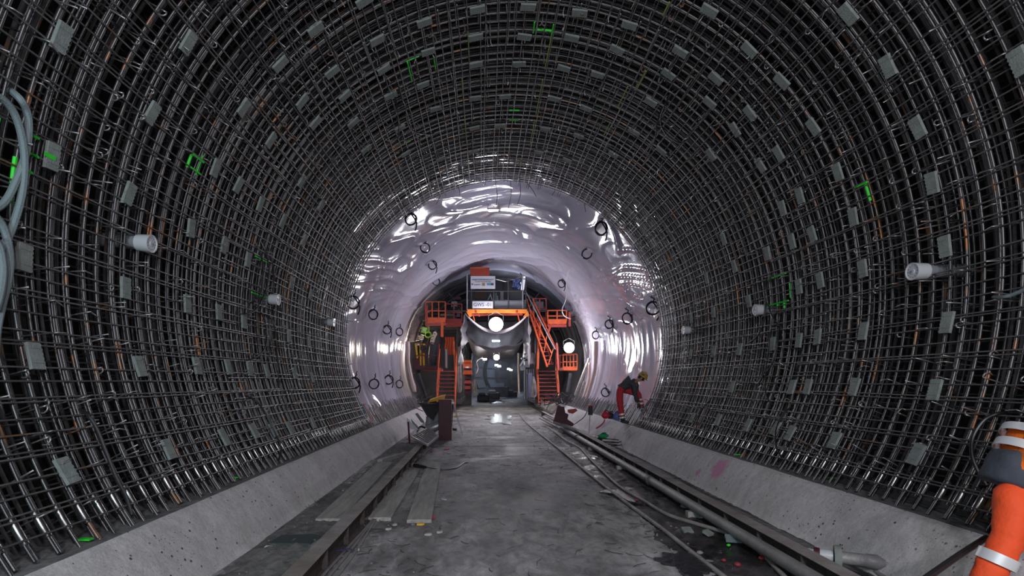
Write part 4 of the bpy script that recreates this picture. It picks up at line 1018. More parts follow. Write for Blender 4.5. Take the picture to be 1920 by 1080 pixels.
# white strip light and reflector at the right of the booth
T = Thing('strip_lamp', W(981, 545, 28.0), 'upright white lit panel at the right end of the gantry booth', 'lamp')
T.part('lamp_panel', MB().box(W(981, 531, 28.0), (.16, .06, .72), Matrix.Rotation(.12, 3, 'Y')), mat('panel_glow', (.8, .8, .85), .4, emit=(.85, .88, 1), es=.6))
T.part('bracket', MB().beam(W(981, 519, 28.0), W(975, 512, 28.0), .04, .04), M['dsteel'])
T = Thing('reflector_foil', W(968, 540, 28.4), 'crumpled shiny bluish foil under the crown at the right of the booth', 'foil')
q = MB(); n = 7; vs = [W(961+15*i/(n-1), 523+19*j/(n-1), 28.5+.3*noise.noise((i*.9, j*.9, 0))) for j in range(n) for i in range(n)]
q.add(vs, [(j*n+i, j*n+n+i, j*n+n+i+1, j*n+i+1) for j in range(n-1) for i in range(n-1)]); o = T.part('foil_sheet', q, mat('blue_foil', (.42, .5, .75), .18, .7)); sd = o.modifiers.new('s', 'SOLIDIFY'); sd.thickness = .02
# signs
def text(body, size, loc, m, parent, extrude=.004):
    c = bpy.data.curves.new('lettering', 'FONT'); c.body = body; c.size = size; c.extrude = extrude; c.align_x = 'CENTER'; c.align_y = 'CENTER'; c.resolution_u = 2
    o = bpy.data.objects.new('t', c); col.objects.link(o); dg = bpy.context.evaluated_depsgraph_get()
    me = bpy.data.meshes.new_from_object(o.evaluated_get(dg)); bpy.data.objects.remove(o); me.materials.clear(); me.materials.append(m)
    p = put('lettering', me, parent, Matrix.Translation(loc) @ Matrix.Rotation(pi/2, 4, 'X')); return p
bn = MB().box((0, 0, 0), (1.26, .03, .64), bev=.004); bc_ = W(905.5, 529.5, 27.55)
T = Thing('banner', bc_-Vector((0, 0, .32)), 'white banner with two lines of lettering and three logos on the gantry booth', 'banner')
bo = T.part('board', MB().box(bc_, (1.27, .03, .65), bev=.004), M['white'])
for t, z, sz in (('ARBEITSGEMEINSCHAFT', .13, .105), ('Tunnel Vortrieb Süd', .03, .10)): text(t, sz, bc_+Vector((.0, -.018, z)), M['ink'], bo)
text('Implenia', .10, bc_+Vector((-.30, -.018, -.12)), M['ink'], bo)
MB().lathe([(.02, 0), (.045, .0), (.045, .006), (.02, .006)], Matrix.Translation(bc_+Vector((-.55, -.018, -.10))) @ Matrix.Rotation(pi/2, 4, 'X'), 12).build('logo_ring', M['ink'], bo)
bo2 = MB().box(bc_+Vector((.03, -.018, -.11)), (.15, .008, .14)).build('logo_square', M['ochre'], bo); MB().box(bc_+Vector((.38, -.018, -.10)), (.36, .008, .11)).build('logo_bar', M['teal'], bo)
MB().box(bc_+Vector((.48, -.024, -.10)), (.12, .006, .11)).build('logo_bar_end', M['ink'], bo)
sc_ = W(905, 571.5, 27.55)
T = Thing('letter_sign', sc_-Vector((0, 0, .18)), 'white sign reading GWS -01 above the bright orange beam', 'sign')
bo = T.part('board', MB().box(sc_, (1.06, .03, .37), bev=.004), M['white']); text('GWS -01', .25, sc_+Vector((0, -.018, 0)), M['ink'], bo)
# side platforms at deck level
def platform(px0, px1, pyd, pyt, Y, nposts, orange='orange'):
    d = gpart('side_platform', MB().box((W(px0, 0, Y).x/2+W(px1, 0, Y).x/2, Y+.7, W(0, pyd, Y).z), (abs(W(px1, 0, Y).x-W(px0, 0, Y).x), 1.5, .26), bev=.01), M[orange])
    for i in range(nposts):
        px = px0+(px1-px0)*i/(nposts-1); MB().beam(W(px, pyd, Y), W(px, pyt, Y), .06, .06).build('guard_post', M[orange], d)
    for q in (pyt, (pyt+pyd)/2): MB().beam(W(px0, q, Y), W(px1, q, Y), .05, .05).build('guard_rail', M[orange], d)
    MB().beam(W(px0, pyd+8, Y), W(px1, pyd+8, Y), .10, .14).build('lower_beam', M['rosy'], d)
    for i in range(3):
        px = px0+(px1-px0)*(i+.5)/3; MB().beam(W(px-3, pyd+1, Y-.02), W(px+4, pyd+8, Y-.02), .05, .05).build('brace', M['rosy'], d)
    return d
platform(798, 835, 600, 566, YG, 4); platform(836, 866, 602, 570, YG+.6, 3, 'rosy')
platform(1027, 1062, 603, 582, YG, 3); platform(1000, 1024, 600, 560, YG+.6, 3, 'rosy')
gpart('bracket_leg', bm2((829, 605), (829, 632), YG, .14, .14), M['orange']); gpart('bracket_leg', bm2((1033, 608), (1027, 625), YG, .12, .12), M['rosy'])
for px in (800, 1068): gpart('end_post', bm2((px, 572 if px < 900 else 585), (px, 612), YG, .12, .12), M['rosy'])
for p0, p1 in (((842, 560), (868, 533)), ((800, 590), (842, 552)), ((1010, 545), (1034, 566)), ((1035, 560), (1060, 585)), ((848, 570), (862, 590))):
    gpart('stay_rod', MB().tube([W(*p0, YG+1), W(*p1, YG+1)], .03, 6), M['dsteel'])
for i, (px, py, w_, h_, m) in enumerate(((852, 571, .34, .30, 'grey'), (858, 560, .35, .18, 'maroon'), (1010, 573, .5, .4, 'grey'), (1048, 590, .5, .3, 'dsteel'), (815, 585, .6, .4, 'dsteel'))):
    item('equipment_box', W(px, py, YG+1.2), (w_, .4, h_), m, 'small %s equipment box on the %s gantry platform, %s' % ({'grey': 'grey', 'maroon': 'maroon', 'dsteel': 'dark'}[m], 'left' if px < 900 else 'right', ('middle one', 'above the grey one', 'beside the stairs', 'behind the outer railing', 'outermost')[i]), 'box')
# ---- stairs
def stair(px0, px1, pyb, pyt, Yb, Yt, n, hand, m='orange', name='stair'):
    a0, a1 = W(px0, pyb, Yb), W(px1, pyb, Yb); s0 = F/Yb; x0, x1 = a0.x, a1.x; zb, zt = a0.z, W(0, pyt, Yt).z
    root = gpart(name, MB().beam((x0, Yb, zb), (x0, Yt, zt), .05, .24, bev=.005), M[m])
    MB().beam((x1, Yb, zb), (x1, Yt, zt), .05, .24, bev=.005).build('stringer', M[m], root)
    for i in range(n):
        t = (i+.3)/n; MB().box(((x0+x1)/2, Yb+(Yt-Yb)*t, zb+(zt-zb)*t+.02), (x1-x0, .24, .045), bev=.004).build('tread', M['rosy' if m == 'orange' else m], root)
    for x in (x0, x1):
        MB().tube([(x, Yb-.05, zb+.2), (x, Yb-.02, zb+hand), (x, Yt, zt+hand), (x, Yt+.05, zt)], .028, 7).build('handrail', M[m], root, True)
        MB().beam((x, (Yb+Yt)/2, (zb+zt)/2), (x, (Yb+Yt)/2, (zb+zt)/2+hand), .04, .04).build('rail_post', M[m], root)
    return root
stair(1010, 1048, 757, 692, 28.4, 29.6, 9, .9)
stair(819, 853, 768, 692, 26.6, 28.4, 10, 1.05)
gpart('newel_post', bm2((1008, 692), (1011, 604), YG-.3, .10, .10, YG), M['orange']); gpart('newel_post', bm2((1047, 695), (1044, 643), YG-.3, .09, .09), M['rosy'])
gpart('newel_post', bm2((851, 640), (854, 700), 28.3, .10, .10), M['orange']); gpart('newel_post', bm2((823, 645), (820, 700), 28.3, .09, .09), M['rosy'])
# steep upper stair on the right
us = gpart('upper_stair', bm2((994, 590), (1026, 688), YG-.2, .22, .08), M['orange'])
bm2((1008, 600), (1036, 684), YG+.6, .2, .07).build('stringer', M['rosy'], us)
for i in range(12):
    t = (i+.5)/12; MB().beam(W(994+32*t, 590+98*t, YG-.2), W(1008+28*t, 600+84*t, YG+.6), .20, .04).build('tread', M['rosy'], us)
for p0, p1, m, Y in (((986, 548), (1041, 655), 'gsteel', YG-.3), ((998, 560), (1046, 660), 'orange', YG), ((990, 572), (1034, 662), 'orange', YG-.2)):
    MB().tube([W(*p0, Y), W(*p1, Y)], .035, 7).build('handrail', M[m], us, True)
for t in (0, .25, .5, .75, 1.0): MB().beam(W(996+32*t, 592+92*t, YG-.2), W(988+50*t, 560+92*t, YG-.2), .04, .04).build('rail_post', M['orange'], us)
gpart('link_post', bm2((1045, 650), (1046, 690), YG-.2, .10, .10), M['orange'])
# ---- baskets
def basket(px0, px1, py0, py1, Y, m, nv, label=None):
    d = gpart('basket_floor', MB().box((W((px0+px1)/2, 0, Y).x, Y+.6, W(0, py1, Y).z), (abs(W(px1, 0, Y).x-W(px0, 0, Y).x), 1.3, .16), bev=.01), M[m])
    for i in range(nv):
        px = px0+(px1-px0)*i/(nv-1)
        for yy in (Y, Y+1.2): MB().beam((W(px, 0, Y).x, yy, W(0, py1, Y).z), (W(px, 0, Y).x, yy, W(0, py0, Y).z), .05, .05).build('basket_post', M[m], d)
    for q in (py0, (py0+py1)/2, py1-4):
        for yy in (Y, Y+1.2): MB().beam((W(px0, 0, Y).x, yy, W(0, q, Y).z), (W(px1, 0, Y).x, yy, W(0, q, Y).z), .045, .045).build('basket_rail', M[m], d)
    return d
basket(776, 822, 643, 690, YG-.4, 'maroon', 4); basket(1056, 1082, 664, 692, YG, 'orange', 5)
gpart('basket_end_panel', MB().box(W(780, 682, YG-.42), (.35, .04, .5)), M['maroon'])
gpart('landing', MB().box(W(812, 693, YG+.3), (1.0, 1.2, .14)), M['rosy'])
# yellow machine and lime hose in the left basket
T = Thing('rebar_jig', W(790, 688, YG+.2), 'bright yellow upright frame standing in the left orange basket', 'stand')
for p0, p1 in (((779, 643), (783, 672)), ((788, 645), (789, 686)), ((794, 664), (795, 688)), ((787, 646), (797, 646)), ((788, 664), (796, 664))): T.part('frame_bar', bm2(p0, p1, YG+.2, .09, .09), M['yellow'])
T.part('control_box', MB().box(W(792.5, 652, YG+.15), (.24, .2, .26), bev=.02), M['black'])
T = Thing('lime_machine', W(795, 636, YG), 'lime and black spraying machine above the left basket', 'machine')
T.part('machine_body', MB().box(W(795, 621, YG), (.26, .3, .42), Matrix.Rotation(.25, 3, 'Y'), bev=.03), M['limegreen']); T.part('dark_panel', MB().box(W(793, 626, YG-.17), (.22, .06, .10), Matrix.Rotation(.25, 3, 'Y')), M['black'])
T.part('white_plate', MB().box(W(795, 618.5, YG-.18), (.12, .03, .12)), M['white']); T.part('pale_tank', MB().box(W(790, 633, YG-.02), (.26, .28, .22), bev=.04), M['beige']); T.part('left_box', MB().box(W(787, 626, YG), (.12, .2, .22), bev=.02), M['black'])
T = Thing('lime_hose', W(803, 632, YG), 'bright lime coiled hose beside the lime spraying machine', 'hose coil')
for k in range(3): T.part('hose_turn', MB().tube([W(803, 628, YG)+Vector((.17*cos(a), -.05*k, (.12+.02*k)*sin(a))) for a in [2*pi*i/16 for i in range(16)]], .03, 7, closed=True), M['limegreen'], True)
T.part('nozzle', MB().box(W(803, 617, YG), (.15, .15, .3), bev=.03), mat('olive', (.22, .25, .08), .6))
T = Thing('perforated_arm', W(812, 645, YG), 'beige perforated steel arm leaning above the left basket', 'arm')
am = MB(); pl_ = [W(806, 644, YG-.2), W(812, 645, YG-.2), W(819, 628, YG-.2), (0)][:3]; pl_ = [W(806, 644, YG-.2), W(813, 645, YG-.2), W(816, 634, YG-.2), W(820, 626, YG-.2), W(817, 621, YG-.2), W(813, 622, YG-.2), W(810, 629, YG-.2), W(807, 637, YG-.2)]
am.add(pl_+[p+Vector((0, .06, 0)) for p in pl_], [tuple(range(8)), tuple(range(15, 7, -1))]+[(i, 8+i, 8+(i+1) % 8, (i+1) % 8) for i in range(8)])
ao = T.part('arm_plate', am, M['beige'])
for px, py in ((815, 626), (812, 631), (810, 637), (809, 642)): MB().lathe([(.0, 0), (.03, 0), (.03, .02), (0, .02)], Matrix.Translation(W(px, py, YG-.23)) @ Matrix.Rotation(pi/2, 4, 'X'), 10).build('bolt_hole', M['black'], ao)
T.part('upper_knob', MB().lathe([(0, -.05), (.1, -.05), (.1, .05), (0, .05)], Matrix.Translation(W(817, 618, YG-.1)) @ Matrix.Rotation(pi/2, 4, 'X'), 14), M['black'])
T = Thing('dark_tarp_bundle', W(818, 690, YG), 'dark hanging tarp bundle behind the left basket railing', 'tarp')
tb = MB(); prof = [(812, 688, 9), (813, 665, 9.5), (816, 645, 10), (820, 630, 9), (822, 618, 5)]
vs = []; fs = []
for j, (px, py, rr) in enumerate(prof):
    c = W(px, py, YG+.5)
    for i in range(14): a = 2*pi*i/14; r = rr/34*(1+.15*noise.noise((cos(a)*2, sin(a)*2, j))); vs.append(c+Vector((r*cos(a), .7*r*sin(a), 0)))
for j in range(4):
    for i in range(14): k = (i+1) % 14; fs.append((j*14+i, j*14+k, j*14+14+k, j*14+14+i))
fs += [tuple(range(13, -1, -1)), tuple(56+i for i in range(14))]
T.part('tarp', tb.add(vs, fs), M['navy'], 'all')
# orange clothes-like hoses on the left stair head and the orange lattice
for i in range(4): 
    c = W(836+4.5*i, 632, YG+.2); gpart('hanging_fork', MB().tube(smoothpath([c, c+Vector((.03, 0, -.25)), c+Vector((-.02, 0, -.55)), c+Vector((.02, 0, -.95))], 3), [.06]*10, 7), M['orange'], True)
gpart('vertical_pipe', MB().tube([W(837, 655, YG), W(837, 690, YG)], .08, 9), M['gsteel'], True)
# ---- inner left jack column and right leg with boxes
jc = gpart('jack_column', MB().box(W(878, 706, YG+3.5), (.42, .4, 2.0)), M['dsteel'])
for k, (py, wd, ht, m) in enumerate(((678, .45, .16, 'orange'), (686, .5, .30, 'orange'), (699, .55, .28, 'orange'), (709, .3, .14, 'maroon'), (717, .42, .22, 'rosy'), (727, .34, .2, 'rosy'), (735, .42, .14, 'maroon'))):
    if k in (2, 4): MB().lathe([(wd*.45, -ht/2), (wd*.75, -ht/2+.05), (wd*.55, ht/2), (0, ht/2)], Matrix.Translation(W(877, py, YG+3.1)) @ Matrix.Rotation(pi/4, 4, 'Z'), 4).build('jack_collar', M[m], jc)
    else: MB().box(W(877, py, YG+3.1), (wd, .4, ht), bev=.02).build('jack_block', M[m], jc)
rl = gpart('side_leg', MB().box(W(993, 705, YG+.8), (.62, .5, 2.5), bev=.02), M['dsteel'])
for px, py, w_, h_ in ((980, 690, .3, .3), (988, 683, .28, .36), (996, 672, .26, .6), (986, 672, .5, .12)): MB().box(W(px, py, YG+.3), (w_, .3, h_), bev=.02).build('valve_box', M['grey'], rl)
for px in (983, 987.5, 992, 996, 1000): MB().tube([W(px, 692, YG+.45), W(px+1, 748, YG+.45)], .05, 7).build('hydraulic_line', M['grey'], rl, True)
gpart('blue_sheet', MB().box(W(994, 722, YG+.3), (.22, .05, 1.3)), mat('blue_grey_sheet', (.14, .15, .25), .5))
gpart('slanted_bracket', bm2((975, 687), (988, 664), YG+.2, .1, .1), M['gsteel'])
gpart('orange_pipe', MB().tube([W(972, 662, YG+.6), W(971.5, 690, YG+.6), W(973, 738, YG+.6)], .05, 7), M['beige'], True)
# hose bundles looped on both inner legs
def bundle(px, py0, py1, n, Y, m, label, spread=6):
    T = Thing('hose_bundle', W(px, py1, Y), label, 'hoses')
    for i in range(n):
        o_ = random.uniform(-spread/2, spread/2); T.part('hose', MB().tube(smoothpath([W(px+o_*.3, py0, Y), W(px+o_*1.2, (py0+py1)/2, Y+.1), W(px+o_, py1-4, Y), W(px+o_*.2+2, py1, Y-.05), W(px-o_+3, py1-6, Y-.05), W(px+2-o_, (py0+py1)/2, Y-.1), W(px+1, py0, Y)], 4), .028, 6), M[m], True)
bundle(1000, 706, 745, 6, YG-.2, 'whitehose', 'looped pale hoses hanging left of the right orange stair', 9)
bundle(860, 650, 735, 6, YG+.2, 'whitehose', 'looped pinkish hoses hanging right of the left orange stair', 8)
bundle(889, 712, 742, 4, YG+3, 'whitehose', 'looped hoses hanging on the inner left jack column', 9)
bundle(866, 632, 668, 5, YG+.6, 'cable', 'tangled dark hoses right of the left stair head', 12)
single('cable', MB().tube(smoothpath([W(860, 655, YG+.5), W(868, 644, YG+.4), W(880, 640, YG+.6)], 5), .03, 7), M['gsteel'], 'grey cable arching from the left stair head to the sheeting', 'cable', True)
single('cable', MB().tube(smoothpath([W(905, 670, YG+6), W(894, 678, YG+5), W(896, 690, YG+4), W(893, 700, YG+3.4), W(888, 706, YG+3.2)], 6), .03, 7), M['whitehose'], 'pale cable drooping from the sheeting to the inner left jack column', 'cable', True)
single('cable', MB().tube(smoothpath([W(1069, 490, 24), W(1064, 520, 25), W(1061, 560, 26), W(1054, 580, 27), W(1058, 592, 27.4), W(1070, 598, 27.6)], 6), .02, 7), M['gsteel'], 'thin pale cable hanging from the membrane to the right gantry platform', 'cable', True)
# ---- sagging sheeting under the deck
def sheet(name, f, nu, nv, m, label, t=.02):
    vs = [f(i/nu, j/nv) for j in range(nv+1) for i in range(nu+1)]
    fs = [(j*(nu+1)+i, j*(nu+1)+i+1, j*(nu+1)+nu+2+i, j*(nu+1)+nu+1+i) for j in range(nv) for i in range(nu)]
    o = single(name, MB().add(vs, fs), m, label, 'sheeting', 'all'); md = o.modifiers.new('s', 'SOLIDIFY'); md.thickness = t; return o
A, B = W(872, 587, 27.7), W(991, 587, 27.7)
def edge(u, sag, Y, pa, pb):
    a, b = W(*pa, Y), W(*pb, Y); p = a.lerp(b, u); p.z -= sag*(1-(2*u-1)**2); return p
def f1(u, v):
    Y = 27.75+v*2.6
    p = edge(u, 1.04-.25*v, Y, (872, 588+v*6), (991, 588+v*6)); p.z += .10*noise.noise((u*5, v*3, 2))*v; return p
sheet('sheeting', f1, 36, 12, M['fabric'], 'grey protective sheeting sagging under the orange front beam')
def fe(u, v):
    p = edge(u, 1.04, 27.72, (872, 588), (991, 588)); p.z += (.07+.20*sin(pi*u)*.6)*v-.02; p.y -= .01; return p
sheet('pale_sheet_edge', fe, 36, 1, M['lightfab'], 'pale curved edge strip of the sagging sheeting behind the big floodlight')
def f2(u, v):
    Y = 29.4+v*7.5
    top = W(0, 622, 29.4).z; p = W(872+u*124, 622+v*12, 29.4); x = p.x*(1-.03*v)
    e_ = 1-abs(2*u-1)**7; sagc = .42*e_+.18*(1-(2*u-1)**2)+.28*sin(v*pi*2.2+1)*(1-(2*u-1)**2)+.22*noise.noise((u*4, v*4, 5))
    return Vector((x, Y, top+.25*(abs(2*u-1)**8)-.40*v-sagc))
sheet('sheeting', f2, 40, 30, M['fabric'], 'billowing grey sheeting hanging low behind the big floodlight')
def f3(u, v):
    return Vector((W(989+4*sin(u*5), 0, 28.6).x+.2*noise.noise((u*4, v*5, 1)), 28.0+u*2.2, W(0, 590+v*(98-14*u), 28.6).z))
sheet('sheeting', f3, 14, 16, M['fabric'], 'grey sheeting hanging down at the right side below the orange beam')
def f4(u, v):
    return Vector((W(872-12*v+3*sin(u*5), 0, 28.6).x+.25*noise.noise((u*4, v*5, 7)), 28.0+u*3.2, W(0, 592+v*(92), 28.6).z))
sheet('sheeting', f4, 14, 16, M['fabric'], 'dark grey sheeting hanging down at the left side below the orange beam')
def f5(u, v):
    p = W(870+122*u, 594+v*(30+38*sin(pi*u)), 30.4); p.y += .35*noise.noise((u*7, v*2, 4)); return p
sheet('sheeting', f5, 40, 14, M['fabric'], 'grey sheeting hanging upright behind the big floodlight')
# ---- dark bulkhead behind the gantry, with the passage left open
bh = MB()
q0, q1, zt_ = W(884, 0, 39.6).x, W(989, 0, 39.6).x, W(0, 662, 39.6).z
bh.box(((q0-6)/2, 39.7, 4), (q0+6, .12, 9)); bh.box(((q1+6)/2, 39.7, 4), (6-q1, .12, 9)); bh.box(((q0+q1)/2, 39.7, (zt_+8.5)/2), (q1-q0, .12, 8.5-zt_))
single('wall_passage', bh, M['rock'], None, None, kind='structure')
# ---- floodlights
def flood(c, r, label, nm='floodlight', dirv=(0, -1, 0), m='lamp', hang=.5):
    T = Thing(nm, c, label, 'floodlight'); R_ = Vector(dirv).to_track_quat('Z', 'Y').to_matrix().to_4x4(); q = Matrix.Translation(c) @ R_
    T.part('housing', MB().lathe([(0, -.28), (r*.5, -.26), (r*.9, -.10), (r*1.05, 0), (r*1.05, .03), (r*.98, .03)], q, 24), M['dsteel'], True)
    T.part('lamp_glass', MB().lathe([(r*.98, .0), (r*.9, .05), (r*.6, .10), (r*.3, .12), (0, .125)], q, 24), M[m], True)
    T.part('bracket', MB().tube([Vector(c)+Vector((-r*1.05, .05, 0)), Vector(c)+Vector((-r*1.05, .08, r*1.3)), Vector(c)+Vector((0, .08, r*1.3+hang*.3)), Vector(c)+Vector((r*1.05, .08, r*1.3)), Vector(c)+Vector((r*1.05, .05, 0))], .02, 6), M['dsteel'])
flood(W(930, 608, 27.25), .36, 'big glaring round floodlight hanging below the orange beam in the centre')
flood(W(1067, 652, 27.7), .27, 'glaring round floodlight in front of the right orange basket')
flood(W(931, 670, 33.7), .18, 'smaller bright floodlight under the billowing sheeting')
T = Thing('ceiling_strip_lamp', W(932, 643, 31), 'short bright strip lamp on the sheeting above the smaller floodlight', 'lamp')
T.part('strip', MB().box(W(930, 639.5, 29.6), (.42, .1, .06)), M['lampsm']); T.part('housing', MB().box(W(930, 637.5, 29.65), (.46, .12, .05)), M['grey'])
T = Thing('crown_strip_lamp', W(925, 394, 17.4), 'short strip lamp hung close under the crown of the membrane', 'lamp')
T.part('tube_glass', MB().tube([W(916, 395, 17.4), W(934, 394, 17.4)], .035, 8), mat('strip_glow', (1, 1, 1), .4, emit=(.9, .92, 1), es=4), True); T.part('housing', MB().box(W(925, 392, 17.4), (.40, .09, .04)), M['grey'])
for px in (915, 935): T.part('hanger', MB().tube([W(px, 393, 17.4), W(px, 385, 17.4)+Vector((0, 0, .1))], .006, 4), M['cable'])
# lamps of the far tunnel
for i, (px, py, Y) in enumerate(((905, 671, 47), (909, 674, 49), (931, 685, 57), (936, 687, 59), (954, 692, 66), (958, 694, 68))):
    c = W(px, py, Y); T = Thing('tunnel_lamp', c, 'small bright lamp on the left of the far tunnel, %s from the gantry' % ('first second third fourth fifth sixth'.split()[i]), 'lamp')
    T.part('tube_glass', MB().box(c, (.34, .16, .14)), M['lamp']); T.part('housing', MB().box(c+Vector((0, .1, .1)), (.4, .2, .08)), M['grey'])
# far machinery on the tunnel floor
for i, (px, py, w_, h_, Y) in enumerate(((925, 737, 1.2, .9, 50), (940, 732, 1.5, 1.5, 55), (958, 738, 1.3, .8, 56), (906, 738, 1.0, .8, 45))):
    c = W(px, py, Y); c.z = h_/2; T = Thing('site_equipment', (c.x, c.y, 0), 'dim %s equipment on the far tunnel floor, %s' % (('low', 'tall', 'low', 'boxy')[i], ('second from the left', 'in the middle', 'rightmost', 'leftmost')[i]), 'equipment')
    T.part('body', MB().box((c.x, c.y, h_*.4), (w_, 1.2, h_*.7), bev=.08), M['dsteel']); T.part('cover', MB().box((c.x-.1, c.y, h_*.85), (w_*.6, .9, h_*.3), bev=.08), M['farpanel'])
# timber boards on the wall at the left of the gantry
for i in range(7):
    y0 = 590+i*7.5; a = W(795-1.2*i-2*(i > 3), y0, YG+1.4); b = W(779-1.9*i, y0+3, YG+1.4)
    single('wall_board', MB().beam(a, b, .04, .20), M['brickish'], 'pinkish board on the wall left of the gantry, %s from the top' % ('first second third fourth fifth sixth seventh'.split()[i]), 'board', group='pinkish wall boards')
# debris heap and drapes at the lower left and right of the gantry
def drape(pts, w_, m, label, name='torn_membrane_strip'):
    P_ = smoothpath([W(*p) for p in pts], 5); vs = []; fs = []
    for i, p in enumerate(P_): k = w_*(.7+.5*noise.noise((i*.3, 2, pts[0][0]))); vs += [p+Vector((-k, 0, 0)), p+Vector((0, -.08, 0)), p+Vector((k, .05, 0))]
    for i in range(len(P_)-1): fs += [(3*i, 3*i+1, 3*i+4, 3*i+3), (3*i+1, 3*i+2, 3*i+5, 3*i+4)]
    o = single(name, MB().add(vs, fs), m, label, 'membrane strip', 'all'); md = o.modifiers.new('s', 'SOLIDIFY'); md.thickness = .015
pk = mat('pink_lit_strip', (.62, .46, .42), .4)
drape([(1118, 640, 25.5), (1116, 690, 25.6), (1104, 735, 25.6), (1094, 762, 25.4)], .14, pk, 'pale pinkish membrane strip hanging at the right of the right stair, outer one')
drape([(1106, 680, 26.5), (1104, 715, 26.4), (1092, 750, 26.4)], .10, pk, 'pinkish membrane strip hanging at the right of the right stair, inner one')
drape([(764, 640, 26.5), (766, 680, 26.4), (772, 712, 26.3), (778, 735, 26.2)], .12, pk, 'pale torn membrane strip left of the left basket')
for i, (p0, p1) in enumerate((((1078, 742), (1105, 672)), ((1086, 752), (1096, 716)), ((775, 700), (792, 738)), ((785, 700), (800, 745)), ((1064, 735), (1070, 700)))):
    single('timber_prop', MB().beam(W(*p0, 27), W(*p1, 27.2), .14, .10), M['wood' if i in (0, 1) else 'dsteel'], ('long grey timber leaning right of the right stair', 'short timber beside the long one right of the right stair', 'dark prop leaning below the left basket', 'second dark prop leaning below the left basket', 'dark prop standing behind the right stair')[i], 'prop')
rub = MB(); rnd = random.Random(9)
for i in range(130):
    sx = rnd.choice((-1, 1)); c = Vector((sx*rnd.uniform(2.9, 4.0), rnd.uniform(26.5, 31), rnd.uniform(.62, 1.0))); d = Vector((rnd.uniform(-1, 1), rnd.uniform(-.5, .5), rnd.uniform(-.3, 1))).normalized()*rnd.uniform(.15, .5)
    rub.beam(c-d, c+d, .03, .05)
single('rubble_heap', rub, M['dsteel'], 'heap of dark site rubble on the kerbs under the gantry sides', 'rubble', kind='stuff')

# ---------------------------------------------------------------- people
def skinmesh(name, verts, edges, radii, m, parent, sub_=2, inv=None, root=0):
    me = bpy.data.meshes.new(name); me.from_pydata([tuple(v) for v in verts], edges, []); o = bpy.data.objects.new(name, me); col.objects.link(o)
    sk = o.modifiers.new('Skin', 'SKIN'); sk.use_smooth_shade = True; sk.branch_smoothing = .6
    if not me.skin_vertices: raise RuntimeError('no skin layer')
    for i, r in enumerate(radii): me.skin_vertices[0].data[i].radius = (r, r) if not isinstance(r, tuple) else r
    me.skin_vertices[0].data[root].use_root = True
    ss = o.modifiers.new('Sub', 'SUBSURF'); ss.levels = sub_; ss.render_levels = sub_
    dg = bpy.context.evaluated_depsgraph_get(); m2 = bpy.data.meshes.new_from_object(o.evaluated_get(dg)); bpy.data.objects.remove(o); bpy.data.meshes.remove(me)
    m2.name = name; m2.materials.clear(); m2.materials.append(m); m2.polygons.foreach_set('use_smooth', [True]*len(m2.polygons))
    return put(name, m2, parent, inv)
def folds(o, amp, sc_, seed=0):
    me = o.data
    for v in me.vertices:
        p = v.co; d = noise.noise((p.x*sc_, p.y*sc_, p.z*sc_*1.8+seed))+.5*noise.noise((p.x*sc_*2.3, p.y*sc_*2.3, p.z*sc_*3+seed)); v.co = p+v.normal*d*amp
